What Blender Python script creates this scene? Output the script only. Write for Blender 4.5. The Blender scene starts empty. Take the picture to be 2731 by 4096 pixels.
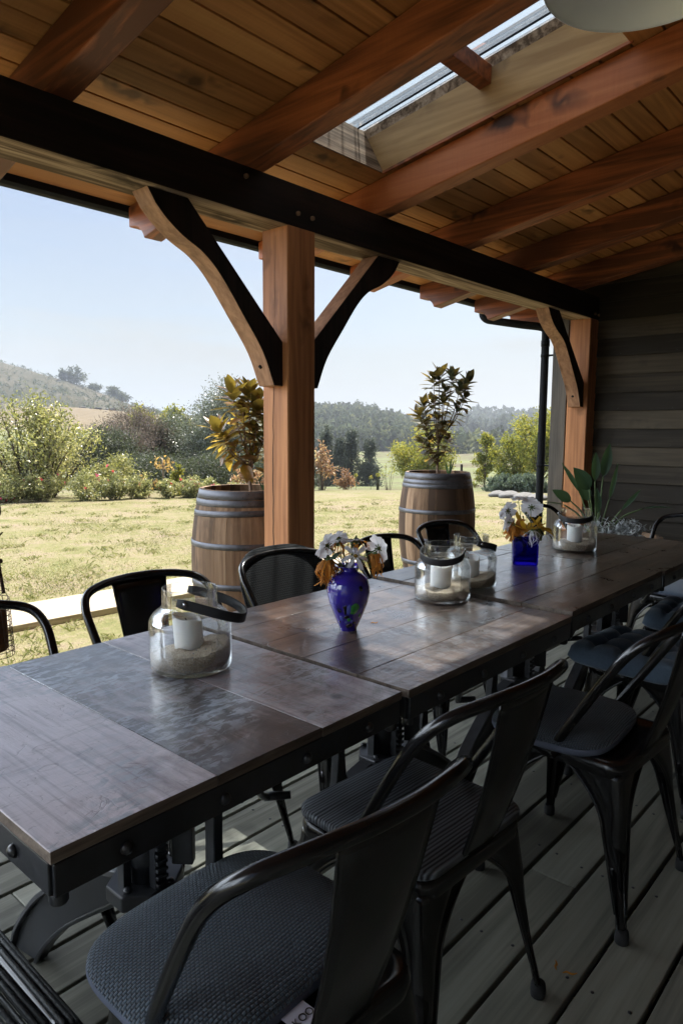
import bpy, bmesh, math, random
import numpy as np
from mathutils import Vector, Matrix

S = bpy.context.scene
COL = S.collection
R = math.radians

# ---------------------------------------------------------------- camera
cd = bpy.data.cameras.new('camera')
cam = bpy.data.objects.new('camera', cd); COL.objects.link(cam); S.camera = cam
cd.sensor_fit = 'VERTICAL'; cd.sensor_height = 36.0; cd.lens = 24.478
cd.clip_start = 0.05; cd.clip_end = 4000
_p, _th, _ro = R(6.7393), R(41.6312), R(0.3465)
_g = Vector((math.cos(_th), math.sin(_th), 0)); _r = Vector((math.sin(_th), -math.cos(_th), 0)); _z = Vector((0, 0, 1))
_v = math.cos(_p)*_g - math.sin(_p)*_z; _u = math.sin(_p)*_g + math.cos(_p)*_z
_r2 = math.cos(_ro)*_r + math.sin(_ro)*_u; _u2 = -math.sin(_ro)*_r + math.cos(_ro)*_u
cam.matrix_world = Matrix(((_r2.x, _u2.x, -_v.x, 0), (_r2.y, _u2.y, -_v.y, 0), (_r2.z, _u2.z, -_v.z, 1.3), (0, 0, 0, 1)))

# ---------------------------------------------------------------- light
SUN = Vector((0.56, 0.17, 1.0)).normalized()
ld = bpy.data.lights.new('sun', 'SUN'); ld.energy = 3.0; ld.angle = R(0.53); ld.color = (1.0, 0.95, 0.87)
sun = bpy.data.objects.new('sun', ld); COL.objects.link(sun); sun.rotation_euler = SUN.to_track_quat('Z', 'Y').to_euler()
sun.location = (6, 4, 12)

S.view_settings.view_transform = 'Standard'; S.view_settings.look = 'None'
S.view_settings.exposure = 2.25; S.view_settings.gamma = 1.0
try:
    S.cycles.max_bounces = 8; S.cycles.diffuse_bounces = 5; S.cycles.glossy_bounces = 3
    S.cycles.transparent_max_bounces = 16; S.cycles.transmission_bounces = 8
    S.cycles.use_denoising = True; S.cycles.sample_clamp_indirect = 6.0
    S.cycles.volume_bounces = 0
except Exception: pass

# ---------------------------------------------------------------- node helpers
class NT:
    def __init__(s, nt): s.nt = nt; nt.nodes.clear()
    def n(s, t, inp=None, **kw):
        nd = s.nt.nodes.new(t)
        for k, v in kw.items(): setattr(nd, k, v)
        for k, v in (inp or {}).items():
            sk = nd.inputs[k]
            if isinstance(v, bpy.types.NodeSocket): s.nt.links.new(v, sk)
            else:
                if hasattr(sk.default_value, '__len__') and not isinstance(v, str) and len(v) == 3 and len(sk.default_value) == 4: v = (*v, 1)
                sk.default_value = v
        return nd
    def math(s, op, a, b=0.0, clamp=False):
        nd = s.n('ShaderNodeMath', {0: a, 1: b}, operation=op); nd.use_clamp = clamp; return nd.outputs[0]
    def mix(s, f, a, b, mode='MIX'):
        nd = s.nt.nodes.new('ShaderNodeMix'); nd.data_type = 'RGBA'; nd.blend_type = mode
        for i, v in ((0, f), (6, a), (7, b)):
            if isinstance(v, bpy.types.NodeSocket): s.nt.links.new(v, nd.inputs[i])
            else: nd.inputs[i].default_value = (*v, 1) if hasattr(v, '__len__') and len(v) == 3 else v
        return nd.outputs[2]
    def ramp(s, f, stops, interp='LINEAR'):
        nd = s.nt.nodes.new('ShaderNodeValToRGB'); cr = nd.color_ramp; cr.interpolation = interp
        while len(cr.elements) < len(stops): cr.elements.new(0.5)
        for e, (p, c) in zip(cr.elements, stops):
            e.position = p; e.color = (*c, 1) if hasattr(c, '__len__') else (c, c, c, 1)
        s.nt.links.new(f, nd.inputs[0]); return nd.outputs[0]
    def noise(s, vec, scale, detail=4, rough=0.55, dist=0.0):
        nd = s.n('ShaderNodeTexNoise', {'Scale': scale, 'Detail': detail, 'Roughness': rough, 'Distortion': dist})
        if vec is not None: s.nt.links.new(vec, nd.inputs['Vector'])
        return nd.outputs['Fac']
    def mapping(s, vec, scale=(1, 1, 1), loc=(0, 0, 0), rot=(0, 0, 0)):
        return s.n('ShaderNodeMapping', {'Vector': vec, 'Scale': scale, 'Location': loc, 'Rotation': rot}).outputs[0]
    def obj(s): return s.n('ShaderNodeTexCoord').outputs['Object']
    def attr(s, name='tint'): return s.n('ShaderNodeAttribute', attribute_name=name).outputs['Fac']
    def out(s, surf=None, disp=None, vol=None):
        o = s.n('ShaderNodeOutputMaterial')
        for v, k in ((surf, 'Surface'), (disp, 'Displacement'), (vol, 'Volume')):
            if v is not None: s.nt.links.new(v, o.inputs[k])
    def bsdf(s, **kw):
        m = {'base': 'Base Color', 'rough': 'Roughness', 'metal': 'Metallic', 'spec': 'Specular IOR Level', 'normal': 'Normal',
             'trans': 'Transmission Weight', 'ior': 'IOR', 'coat': 'Coat Weight', 'coatr': 'Coat Roughness', 'coatn': 'Coat Normal', 'sheen': 'Sheen Weight',
             'sss': 'Subsurface Weight', 'ssr': 'Subsurface Radius', 'sss_scale': 'Subsurface Scale', 'alpha': 'Alpha'}
        return s.n('ShaderNodeBsdfPrincipled', {m[k]: v for k, v in kw.items()}).outputs[0]
    def bump(s, h, strength=0.3, dist=0.01):
        return s.n('ShaderNodeBump', {'Height': h, 'Strength': strength, 'Distance': dist}).outputs[0]

def mat(name):
    m = bpy.data.materials.new(name); m.use_nodes = True
    return m, NT(m.node_tree)

# ---------------------------------------------------------------- sky
w = bpy.data.worlds.new('World'); S.world = w; w.use_nodes = True
k = NT(w.node_tree)
sky = k.n('ShaderNodeTexSky', sky_type='NISHITA', sun_disc=False, sun_elevation=math.asin(SUN.z),
          sun_rotation=math.atan2(SUN.x, SUN.y), altitude=200, air_density=1.0, dust_density=2.2, ozone_density=1.4)
dirv = k.n('ShaderNodeTexCoord').outputs['Generated']
sep = k.n('ShaderNodeSeparateXYZ', {0: dirv})
cl = k.noise(k.mapping(dirv, (1.6, 1.6, 11.0), (0.3, 0.1, 0)), 1.7, 6, 0.55, 0.3)
zq = k.math('ADD', sep.outputs['Z'], k.math('MULTIPLY', k.math('SUBTRACT', k.noise(k.mapping(dirv, (2.2, 2.2, 16.0), (0.7, 0.2, 0)), 1.5, 5, 0.55, 0.4), 0.5), 0.10))
band = k.ramp(zq, [(0.0, 1.0), (0.115, 0.95), (0.150, 0.36), (0.40, 0.0)])
cm = k.math('MULTIPLY', k.ramp(cl, [(0.36, 0.0), (0.60, 1.0)]), band)
cm = k.math('MAXIMUM', cm, k.math('MULTIPLY', band, 0.6))
skyc = k.mix(cm, sky.outputs[0], (4.85, 5.0, 4.85))
# unseen bright cloud bank left of the view, added as fill for the interior
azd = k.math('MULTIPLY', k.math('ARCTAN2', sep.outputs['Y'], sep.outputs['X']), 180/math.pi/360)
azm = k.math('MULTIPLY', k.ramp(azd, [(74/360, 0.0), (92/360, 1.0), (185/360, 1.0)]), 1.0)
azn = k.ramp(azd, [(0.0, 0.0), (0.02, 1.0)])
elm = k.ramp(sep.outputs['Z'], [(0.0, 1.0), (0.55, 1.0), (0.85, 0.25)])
fill_bank = k.math('MULTIPLY', k.math('MULTIPLY', azm, elm), k.ramp(k.noise(k.mapping(dirv, (3, 3, 5)), 1.6, 5, 0.55, 0.4), [(0.3, 0.35), (0.55, 1.0)]))
skyc = k.mix(fill_bank, skyc, (31.0, 34.5, 38.5))
front = k.math('SUBTRACT', 1.0, fill_bank)
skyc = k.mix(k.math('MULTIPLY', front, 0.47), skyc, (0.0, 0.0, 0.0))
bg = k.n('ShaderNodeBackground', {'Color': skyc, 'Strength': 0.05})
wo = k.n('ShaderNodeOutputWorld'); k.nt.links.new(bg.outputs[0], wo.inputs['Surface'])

# ---------------------------------------------------------------- mesh helpers
def smooth_path(pts, n=6, closed=False):
    P = [Vector(p) for p in pts]; out = []
    N = len(P); rng = range(N if closed else N-1)
    for i in rng:
        p0 = P[(i-1) % N] if closed or i > 0 else P[0]*2-P[1]
        p1 = P[i]; p2 = P[(i+1) % N]
        p3 = P[(i+2) % N] if closed or i+2 < N else P[-1]*2-P[-2]
        for j in range(n):
            t = j/n
            out.append(0.5*((2*p1)+(p2-p0)*t+(2*p0-5*p1+4*p2-p3)*t*t+(3*p1-p0-3*p2+p3)*t*t*t))
    if not closed: out.append(P[-1])
    return out

class MB:
    def __init__(s): s.V = []; s.F = []; s.T = []; s.M = []; s.S = []
    def add(s, vs, fs, tint=0.5, mi=0, smooth=False):
        o = len(s.V); s.V.extend([tuple(v) for v in vs])
        for f in fs:
            s.F.append(tuple(i+o for i in f)); s.T.append(tint); s.M.append(mi); s.S.append(smooth)
        return s
    def box(s, a, b, tint=0.5, mi=0, M=None):
        x0, y0, z0 = a; x1, y1, z1 = b
        v = [Vector(q) for q in ((x0, y0, z0), (x1, y0, z0), (x1, y1, z0), (x0, y1, z0), (x0, y0, z1), (x1, y0, z1), (x1, y1, z1), (x0, y1, z1))]
        if M is not None: v = [M @ q for q in v]
        return s.add(v, [(0, 3, 2, 1), (4, 5, 6, 7), (0, 1, 5, 4), (1, 2, 6, 5), (2, 3, 7, 6), (3, 0, 4, 7)], tint, mi)
    def loft(s, rings, cap=True, closed=True, tint=0.5, mi=0, smooth=True):
        n = len(rings[0]); vs = [p for r_ in rings for p in r_]; fs = []
        for i in range(len(rings)-1):
            for j in range(n if closed else n-1):
                a = i*n+j; b = i*n+(j+1) % n; fs.append((a, b, b+n, a+n))
        s.add(vs, fs, tint, mi, smooth)
        if cap and closed:
            o = len(s.V)-len(vs)
            s.F.append(tuple(o+j for j in range(n-1, -1, -1))); s.F.append(tuple(o+(len(rings)-1)*n+j for j in range(n)))
            s.T += [tint]*2; s.M += [mi]*2; s.S += [False]*2
        return s
    def tube(s, pts, r, n=10, closed=False, tint=0.5, mi=0, flat=None):
        P = [Vector(p) for p in pts]; rings = []; up = None; N = len(P)
        for i, p in enumerate(P):
            a = P[(i-1) % N] if closed or i > 0 else P[0]; b = P[(i+1) % N] if closed or i < N-1 else P[-1]
            t = (b-a).normalized()
            if up is None: up = t.orthogonal().normalized()
            up = (up-t*up.dot(t)); up = up.normalized() if up.length > 1e-6 else t.orthogonal().normalized()
            q = t.cross(up); rr = r[i] if hasattr(r, '__len__') else r
            rings.append([p+(up*math.cos(2*math.pi*j/n)+q*math.sin(2*math.pi*j/n))*rr for j in range(n)])
        if closed: rings.append(rings[0])
        return s.loft(rings, cap=not closed, tint=tint, mi=mi)
    def lathe(s, prof, n=32, c=(0, 0, 0), cap=True, tint=0.5, mi=0, smooth=True):
        rings = [[(c[0]+r_*math.cos(2*math.pi*j/n), c[1]+r_*math.sin(2*math.pi*j/n), c[2]+z) for j in range(n)] for r_, z in prof]
        return s.loft(rings, cap=cap, tint=tint, mi=mi, smooth=smooth)
    def prism(s, poly, axis, a, b, tint=0.5, mi=0):
        f = {'X': lambda u, v, t: (t, u, v), 'Y': lambda u, v, t: (u, t, v), 'Z': lambda u, v, t: (u, v, t)}[axis]
        n = len(poly); vs = [f(u, v, a) for u, v in poly]+[f(u, v, b) for u, v in poly]
        fs = [tuple(range(n)), tuple(range(2*n-1, n-1, -1))]+[(i, (i+1) % n, (i+1) % n+n, i+n) for i in range(n)]
        return s.add(vs, fs, tint, mi)
    def ball(s, c, r, n=10, sc=(1, 1, 1), tint=0.5, mi=0):
        pr = [(max(1e-4, math.sin(math.pi*i/n))*r, -math.cos(math.pi*i/n)*r) for i in range(n+1)]
        rings = [[(c[0]+q*math.cos(2*math.pi*j/(n*2))*sc[0], c[1]+q*math.sin(2*math.pi*j/(n*2))*sc[1], c[2]+z*sc[2]) for j in range(n*2)] for q, z in pr]
        return s.loft(rings, tint=tint, mi=mi)
    def xform(s, M): s.V = [tuple(M @ Vector(v)) for v in s.V]; return s
    def build(s, name, mats, parent=None, bevel=0.0, seg=2, subsurf=0, fix=True):
        me = bpy.data.meshes.new(name); me.from_pydata(s.V, [], s.F)
        for m in (mats if isinstance(mats, (list, tuple)) else [mats]): me.materials.append(m)
        me.polygons.foreach_set('material_index', s.M); me.polygons.foreach_set('use_smooth', s.S)
        at = me.attributes.new('tint', 'FLOAT', 'FACE'); at.data.foreach_set('value', np.array(s.T, dtype=np.float32))
        if fix:
            b = bmesh.new(); b.from_mesh(me); bmesh.ops.recalc_face_normals(b, faces=b.faces); b.to_mesh(me); b.free()
        me.update()
        o = bpy.data.objects.new(name, me); COL.objects.link(o)
        if parent is not None: o.parent = parent
        if bevel:
            md = o.modifiers.new('bevel', 'BEVEL'); md.width = bevel; md.segments = seg; md.limit_method = 'ANGLE'; md.angle_limit = R(40); md.harden_normals = False
        if subsurf:
            md = o.modifiers.new('subsurf', 'SUBSURF'); md.levels = subsurf; md.render_levels = subsurf
        return o

def np_mesh(name, V, F, mats, tint=None, parent=None, smooth=False, mi=None):
    """V (n,3) float, F (m,k) int: fast mesh from numpy arrays."""
    V = np.asarray(V, dtype=np.float32); F = np.asarray(F, dtype=np.int32); m, kk = F.shape
    me = bpy.data.meshes.new(name); me.vertices.add(len(V)); me.vertices.foreach_set('co', V.ravel())
    me.loops.add(m*kk); me.loops.foreach_set('vertex_index', F.ravel()); me.polygons.add(m)
    me.polygons.foreach_set('loop_start', np.arange(0, m*kk, kk, dtype=np.int32))
    for q in (mats if isinstance(mats, (list, tuple)) else [mats]): me.materials.append(q)
    me.polygons.foreach_set('use_smooth', np.full(m, smooth))
    if mi is not None: me.polygons.foreach_set('material_index', np.asarray(mi, dtype=np.int32))
    if tint is not None:
        at = me.attributes.new('tint', 'FLOAT', 'FACE'); at.data.foreach_set('value', np.asarray(tint, dtype=np.float32))
    me.update(calc_edges=True); me.validate()
    o = bpy.data.objects.new(name, me); COL.objects.link(o)
    if parent is not None: o.parent = parent
    return o

def tag(o, label=None, cat=None, group=None, kind=None):
    if label: o['label'] = label
    if cat: o['category'] = cat
    if group: o['group'] = group
    if kind: o['kind'] = kind
    return o
def thing(name, label, cat, loc=(0, 0, 0), rz=0.0, group=None):
    o = bpy.data.objects.new(name, None); COL.objects.link(o); o.empty_display_size = 0.1
    o.location = loc; o.rotation_euler = (0, 0, rz); return tag(o, label, cat, group)
def copy_tree(o, parent=None):
    c = o.copy(); COL.objects.link(c)
    if parent is not None: c.parent = parent
    for ch in list(o.children): copy_tree(ch, c)
    return c
def place(o, loc, rz, label, group=None):
    o.location = loc; o.rotation_euler = (0, 0, rz); o['label'] = label
    if group: o['group'] = group
    return o
# ---------------------------------------------------------------- materials
def wood(name, axis, stops, rough=0.6, across=11.0, along=0.55, bump=0.25, knots=0.5, spec=0.35, tintv=0.35, fine=0.35, saw=0.0, coat=0.0, rvar=0.0, gw=0.75):
    m, k = mat(name); i = 'XYZ'.index(axis)
    co = k.obj(); t = k.attr(); rnd = k.n('ShaderNodeObjectInfo').outputs['Random']
    off = k.n('ShaderNodeCombineXYZ', {0: k.math('MULTIPLY', rnd, 31.0), 1: k.math('MULTIPLY', t, 57.0), 2: k.math('MULTIPLY', k.math('ADD', t, rnd), 23.0)}).outputs[0]
    v = k.n('ShaderNodeVectorMath', {0: co, 1: off}, operation='ADD').outputs[0]
    sc = [across]*3; sc[i] = along
    g = k.noise(k.mapping(v, sc), 1.0, 5, 0.6, 0.9)
    sc2 = [across*9]*3; sc2[i] = along*5
    f = k.noise(k.mapping(v, sc2), 1.0, 3, 0.6, 0.2)
    wv = [5.0]*3; wv[i] = 0.35
    ringn = k.noise(k.mapping(v, wv), 1.0, 3, 0.5, 0.0)
    rings = k.math('SINE', k.math('MULTIPLY', ringn, 55.0))
    h = k.math('ADD', k.math('ADD', k.math('MULTIPLY', g, gw), (0.75-gw)*0.5), k.math('MULTIPLY', rings, 0.06))
    h = k.math('ADD', h, k.math('MULTIPLY', k.math('SUBTRACT', f, 0.5), fine))
    h = k.math('ADD', h, k.math('MULTIPLY', k.math('SUBTRACT', t, 0.5), tintv))
    col = k.ramp(h, stops)
    kv = [4.2]*3; kv[i] = 1.5
    wob = k.noise(k.mapping(v, (6, 6, 6)), 1.0, 2)
    vo = k.n('ShaderNodeTexVoronoi', {'Vector': k.n('ShaderNodeVectorMath', {0: k.mapping(v, kv), 1: wob}, operation='ADD').outputs[0], 'Scale': 1.0})
    kn = k.ramp(vo.outputs['Distance'], [(0.09, 1.0), (0.17, 0.5), (0.27, 0.0)])
    kn = k.math('MULTIPLY', kn, knots)
    col = k.mix(kn, col, [c*0.22 for c in stops[0][1]])
    hb = h
    if saw:
        ss = [3.0]*3; ss[i] = 160.0
        sw = k.noise(k.mapping(v, ss), 1.0, 2, 0.5)
        hb = k.math('ADD', h, k.math('MULTIPLY', sw, saw))
        col = k.mix(k.math('MULTIPLY', k.ramp(sw, [(0.4, 0.0), (0.7, 1.0)]), 0.25*saw), col, stops[0][1])
    rr = rough if not rvar else k.n('ShaderNodeMapRange', {0: g, 1: 0.3, 2: 0.7, 3: rough-rvar, 4: rough+rvar}).outputs[0]
    b = k.bsdf(base=col, rough=rr, spec=spec, normal=k.bump(hb, bump, 0.004), coat=coat, coatr=0.3)
    k.out(b); return m

RED = [(0.22, (0.13, 0.040, 0.014)), (0.48, (0.44, 0.135, 0.043)), (0.75, (0.56, 0.20, 0.07))]
YEL = [(0.22, (0.32, 0.130, 0.036)), (0.5, (0.55, 0.245, 0.076)), (0.78, (0.66, 0.33, 0.115))]
POST = [(0.22, (0.30, 0.115, 0.040)), (0.5, (0.56, 0.24, 0.092)), (0.78, (0.64, 0.315, 0.14))]
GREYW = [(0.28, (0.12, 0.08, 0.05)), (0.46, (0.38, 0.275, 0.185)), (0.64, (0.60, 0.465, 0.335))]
SHADE_BLK = [(0.25, (0.012, 0.009, 0.007)), (0.5, (0.030, 0.020, 0.015)), (0.75, (0.048, 0.032, 0.023))]  # near-black that puts the shade of beam and braces into the colour
M = {}
M['rafter'] = wood('rafter timber', 'Y', RED, across=6, along=0.4, saw=0.35, knots=0.95, rough=0.5, gw=0.55)
M['ceil'] = wood('ceiling boards', 'X', YEL, across=7, along=0.35, saw=0.45, tintv=0.42, knots=0.8, gw=0.42)
M['lining'] = wood('skylight lining timber', 'Y', [(0.25, (0.30, 0.17, 0.06)), (0.5, (0.46, 0.29, 0.12)), (0.75, (0.56, 0.38, 0.17))], across=4, knots=0.5)
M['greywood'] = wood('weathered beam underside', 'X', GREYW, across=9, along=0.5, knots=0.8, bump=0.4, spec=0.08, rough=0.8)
M['blackwood'] = wood('dark and shade-blackened timber', 'X', SHADE_BLK, across=9, knots=0.4, rough=0.7, spec=0.2)
M['blackz'] = wood('dark and shade-blackened upright timber', 'Z', SHADE_BLK, across=9, knots=0.4, rough=0.7, spec=0.2)
M['post'] = wood('post timber', 'Z', POST, across=5, along=0.35, knots=0.6)
M['brace'] = wood('brace timber', 'Z', [(0.22, (0.26, 0.13, 0.07)), (0.5, (0.46, 0.25, 0.14)), (0.78, (0.56, 0.32, 0.19))], across=6, along=0.8, knots=0.6)
M['deck'] = wood('deck boards', 'X', [(0.2, (0.115, 0.112, 0.088)), (0.5, (0.24, 0.236, 0.19)), (0.8, (0.34, 0.335, 0.275))], across=13, along=0.6, knots=0.5, tintv=0.4, bump=0.35, rough=0.72)
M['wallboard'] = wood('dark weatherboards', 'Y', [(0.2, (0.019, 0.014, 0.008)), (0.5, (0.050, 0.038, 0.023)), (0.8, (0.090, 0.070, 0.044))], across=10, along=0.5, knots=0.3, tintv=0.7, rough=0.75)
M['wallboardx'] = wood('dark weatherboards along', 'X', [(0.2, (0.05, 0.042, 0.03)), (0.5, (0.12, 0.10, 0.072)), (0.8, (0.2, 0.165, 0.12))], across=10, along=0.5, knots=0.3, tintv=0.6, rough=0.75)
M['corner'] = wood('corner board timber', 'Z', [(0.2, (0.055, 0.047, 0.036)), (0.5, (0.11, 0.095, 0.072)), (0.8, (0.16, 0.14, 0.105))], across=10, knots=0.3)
M['barrel'] = wood('oak staves', 'Z', [(0.2, (0.055, 0.030, 0.016)), (0.5, (0.185, 0.108, 0.058)), (0.8, (0.31, 0.20, 0.118))], across=14, along=0.9, knots=0.35, tintv=0.75, bump=0.45, rough=0.75)
M['pathwood'] = wood('bleached path timber', 'X', [(0.2, (0.36, 0.30, 0.21)), (0.5, (0.56, 0.49, 0.37)), (0.8, (0.66, 0.60, 0.48))], across=9, along=0.5, knots=0.2)

def table_wood(name, axis, stops, paint_amt, ro0):
    m, k = mat(name); i = 'XYZ'.index(axis)
    co = k.obj(); t = k.attr(); rnd = k.n('ShaderNodeObjectInfo').outputs['Random']
    off = k.n('ShaderNodeCombineXYZ', {0: k.math('MULTIPLY', rnd, 31.0), 1: k.math('MULTIPLY', t, 57.0), 2: k.math('MULTIPLY', t, 23.0)}).outputs[0]
    v = k.n('ShaderNodeVectorMath', {0: co, 1: off}, operation='ADD').outputs[0]
    sc = [16.0]*3; sc[i] = 1.3
    g = k.noise(k.mapping(v, sc), 1.0, 6, 0.65, 0.8)
    sc = [90.0]*3; sc[i] = 3.0
    f = k.noise(k.mapping(v, sc), 1.0, 3, 0.6, 0.3)
    blot = k.noise(v, 5.5, 7, 0.68, 0.8)                      # worn polish and old paint
    h = k.math('ADD', k.math('MULTIPLY', g, 0.6), k.math('MULTIPLY', k.math('SUBTRACT', blot, 0.5), 0.85))
    h = k.math('ADD', h, 0.2)
    h = k.math('ADD', h, k.math('MULTIPLY', k.math('SUBTRACT', t, 0.5), 0.55))
    h = k.math('ADD', k.math('MULTIPLY', k.math('SUBTRACT', h, 0.5), 1.35), 0.52)
    col = k.ramp(h, stops)
    pm = [26.0]*3; pm[i] = 60.0
    paint = k.math('MULTIPLY', k.ramp(k.noise(k.mapping(v, (1, 1, 1), (5, 2, 9)), 3.4, 5, 0.6, 0.5), [(0.47, 0.0), (0.58, 1.0)]), k.ramp(k.noise(k.mapping(v, pm), 1.0, 5, 0.65, 0.6), [(0.47, 0.0), (0.56, paint_amt)]))
    col = k.mix(paint, col, (0.34, 0.36, 0.40))
    scr = k.ramp(k.noise(k.mapping(v, (3.5, 9.0, 3.5), (0, 0, 0), (0, 0, 0.7)), 1.6, 3, 0.45, 2.2), [(0.488, 0.0), (0.5, 1.0), (0.512, 0.0)])
    col = k.mix(k.math('MULTIPLY', scr, 0.30), col, (0.012, 0.009, 0.008))
    sw = [9.0]*3; sw[i] = 120.0
    saw_ = k.noise(k.mapping(v, sw), 1.0, 2, 0.5); sawm = k.ramp(k.noise(v, 2.6, 3, 0.5), [(0.48, 0.0), (0.58, 1.0)])
    saw_ = k.math('MULTIPLY', k.ramp(saw_, [(0.42, 0.0), (0.6, 1.0)]), sawm)
    col = k.mix(k.math('MULTIPLY', saw_, 0.06), col, stops[0][1])
    col = k.mix(k.math('MULTIPLY', k.ramp(f, [(0.52, 0.0), (0.68, 1.0)]), 0.32), col, stops[0][1])
    dent = k.n('ShaderNodeTexVoronoi', {'Vector': v, 'Scale': 6.0}).outputs['Distance']
    dm = k.ramp(dent, [(0.05, 1.0), (0.11, 0.0)])
    col = k.mix(k.math('MULTIPLY', dm, 0.6), col, (0.012, 0.008, 0.007))
    hh = k.math('ADD', k.math('MULTIPLY', g, 0.6), k.math('MULTIPLY', f, 0.45))
    hh = k.math('ADD', hh, k.math('MULTIPLY', blot, 1.3))
    hh = k.math('SUBTRACT', hh, k.math('MULTIPLY', scr, 0.25)); hh = k.math('SUBTRACT', hh, k.math('MULTIPLY', dm, 0.3))
    ro = k.n('ShaderNodeMapRange', {0: blot, 1: 0.3, 2: 0.7, 3: ro0, 4: ro0+0.22}).outputs[0]
    nb = k.bump(hh, 0.30, 0.006)
    k.out(k.bsdf(base=col, rough=ro, spec=0.7, coat=0.9, coatr=0.17, normal=nb, coatn=k.bump(hh, 0.16, 0.006))); return m
M['tableA'] = table_wood('bleached worn table planks', 'Y', [(0.22, (0.03, 0.025, 0.025)), (0.40, (0.10, 0.082, 0.078)), (0.56, (0.34, 0.285, 0.295)), (0.78, (0.60, 0.53, 0.56))], 0.85, 0.30)
M['tableB'] = table_wood('worn brown table planks', 'X', [(0.22, (0.014, 0.009, 0.007)), (0.42, (0.058, 0.035, 0.025)), (0.58, (0.135, 0.085, 0.062)), (0.80, (0.26, 0.185, 0.15))], 0.3, 0.24)
M['tableC'] = table_wood('worn dark table planks', 'X', [(0.22, (0.012, 0.009, 0.006)), (0.42, (0.050, 0.034, 0.023)), (0.58, (0.115, 0.080, 0.056)), (0.80, (0.22, 0.165, 0.12))], 0.22, 0.24)

M['wornedge'] = wood('worn table edge', 'X', [(0.2, (0.06, 0.045, 0.035)), (0.5, (0.20, 0.155, 0.12)), (0.8, (0.36, 0.30, 0.24))], across=30, along=4, knots=0.4, bump=0.6)
def plain(name, base, rough=0.5, metal=0.0, spec=0.5, nscale=0, bump=0.0, var=0.0, coat=0.0):
    m, k = mat(name); col = base
    nrm = None
    if nscale:
        n = k.noise(k.obj(), nscale, 5, 0.6)
        if var: col = k.mix(n, [c*(1-var) for c in base], [min(1, c*(1+var)) for c in base])
        if bump: nrm = k.bump(n, bump, 0.003)
    kw = dict(base=col, rough=rough, metal=metal, spec=spec, coat=coat)
    if nrm is not None: kw['normal'] = nrm
    k.out(k.bsdf(**kw)); return m
def worn_metal(name, dark, worn, rough=0.36, metal=0.75, coat=0.0):
    m, k = mat(name); n = k.noise(k.obj(), 22, 6, 0.65); n2 = k.noise(k.obj(), 6, 4, 0.6)
    c = k.mix(k.ramp(k.math('ADD', k.math('MULTIPLY', n, 0.6), k.math('MULTIPLY', n2, 0.4)), [(0.42, 0.0), (0.72, 1.0)]), dark, worn)
    k.out(k.bsdf(base=c, rough=k.n('ShaderNodeMapRange', {0: n, 1: 0.3, 2: 0.7, 3: rough-0.08, 4: rough+0.14}).outputs[0], metal=metal, spec=0.6, coat=coat, coatr=0.2, normal=k.bump(n, 0.06, 0.002))); return m
m, k = mat('black chair metal'); n = k.noise(k.obj(), 9, 4, 0.6); n2 = k.noise(k.obj(), 140, 2)
k.out(k.bsdf(base=k.mix(n, (0.004, 0.004, 0.005), (0.009, 0.008, 0.0075)), rough=k.n('ShaderNodeMapRange', {0: n, 1: 0.3, 2: 0.7, 3: 0.16, 4: 0.25}).outputs[0], spec=0.55, normal=k.bump(n2, 0.04, 0.001))); M['chairmetal'] = m
M['iron'] = worn_metal('black cast iron', (0.020, 0.021, 0.024), (0.045, 0.048, 0.055), 0.36, 0.2, 0.3)
M['hoop'] = worn_metal('galvanised hoop', (0.10, 0.10, 0.11), (0.20, 0.20, 0.22), 0.5, 0.8)
M['rust'] = worn_metal('rusty iron', (0.05, 0.025, 0.014), (0.14, 0.065, 0.03), 0.7, 0.4)
M['steel'] = plain('steel stud', (0.5, 0.5, 0.5), 0.2, 1.0)
M['gutter'] = plain('dark gutter paint', (0.011, 0.012, 0.014), 0.7, 0.0, 0.12, 14, 0.03, 0.15)
M['rubber'] = plain('rubber foot', (0.012, 0.012, 0.012), 0.8)
M['leather'] = plain('black leather strap', (0.012, 0.012, 0.014), 0.55, 0, 0.5, 90, 0.2)
M['lampwhite'] = plain('white enamel', (0.88, 0.875, 0.86), 0.35, 0, 0.5, 8, 0.0, 0.01)
M['roofsheet'] = plain('roof metal', (0.10, 0.11, 0.12), 0.5, 0.3)
M['candle'] = None
m, k = mat('candle wax'); n = k.noise(k.obj(), 30, 3)
k.out(k.bsdf(base=k.mix(n, (0.74, 0.73, 0.71), (0.82, 0.81, 0.79)), rough=0.5, sss=0.35, ssr=(0.03, 0.025, 0.02), sss_scale=0.5, normal=k.bump(n, 0.08, 0.004))); M['candle'] = m
m, k = mat('coarse sand'); co = k.obj(); n = k.noise(co, 330, 2, 0.8); n2 = k.noise(co, 14, 4)
c = k.ramp(n, [(0.30, (0.14, 0.105, 0.075)), (0.5, (0.46, 0.375, 0.275)), (0.72, (0.72, 0.64, 0.52))]); c = k.mix(k.math('MULTIPLY', n2, 0.3), c, (0.34, 0.265, 0.185))
k.out(k.bsdf(base=c, rough=0.9, normal=k.bump(n, 0.7, 0.004))); M['sand'] = m
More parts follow.
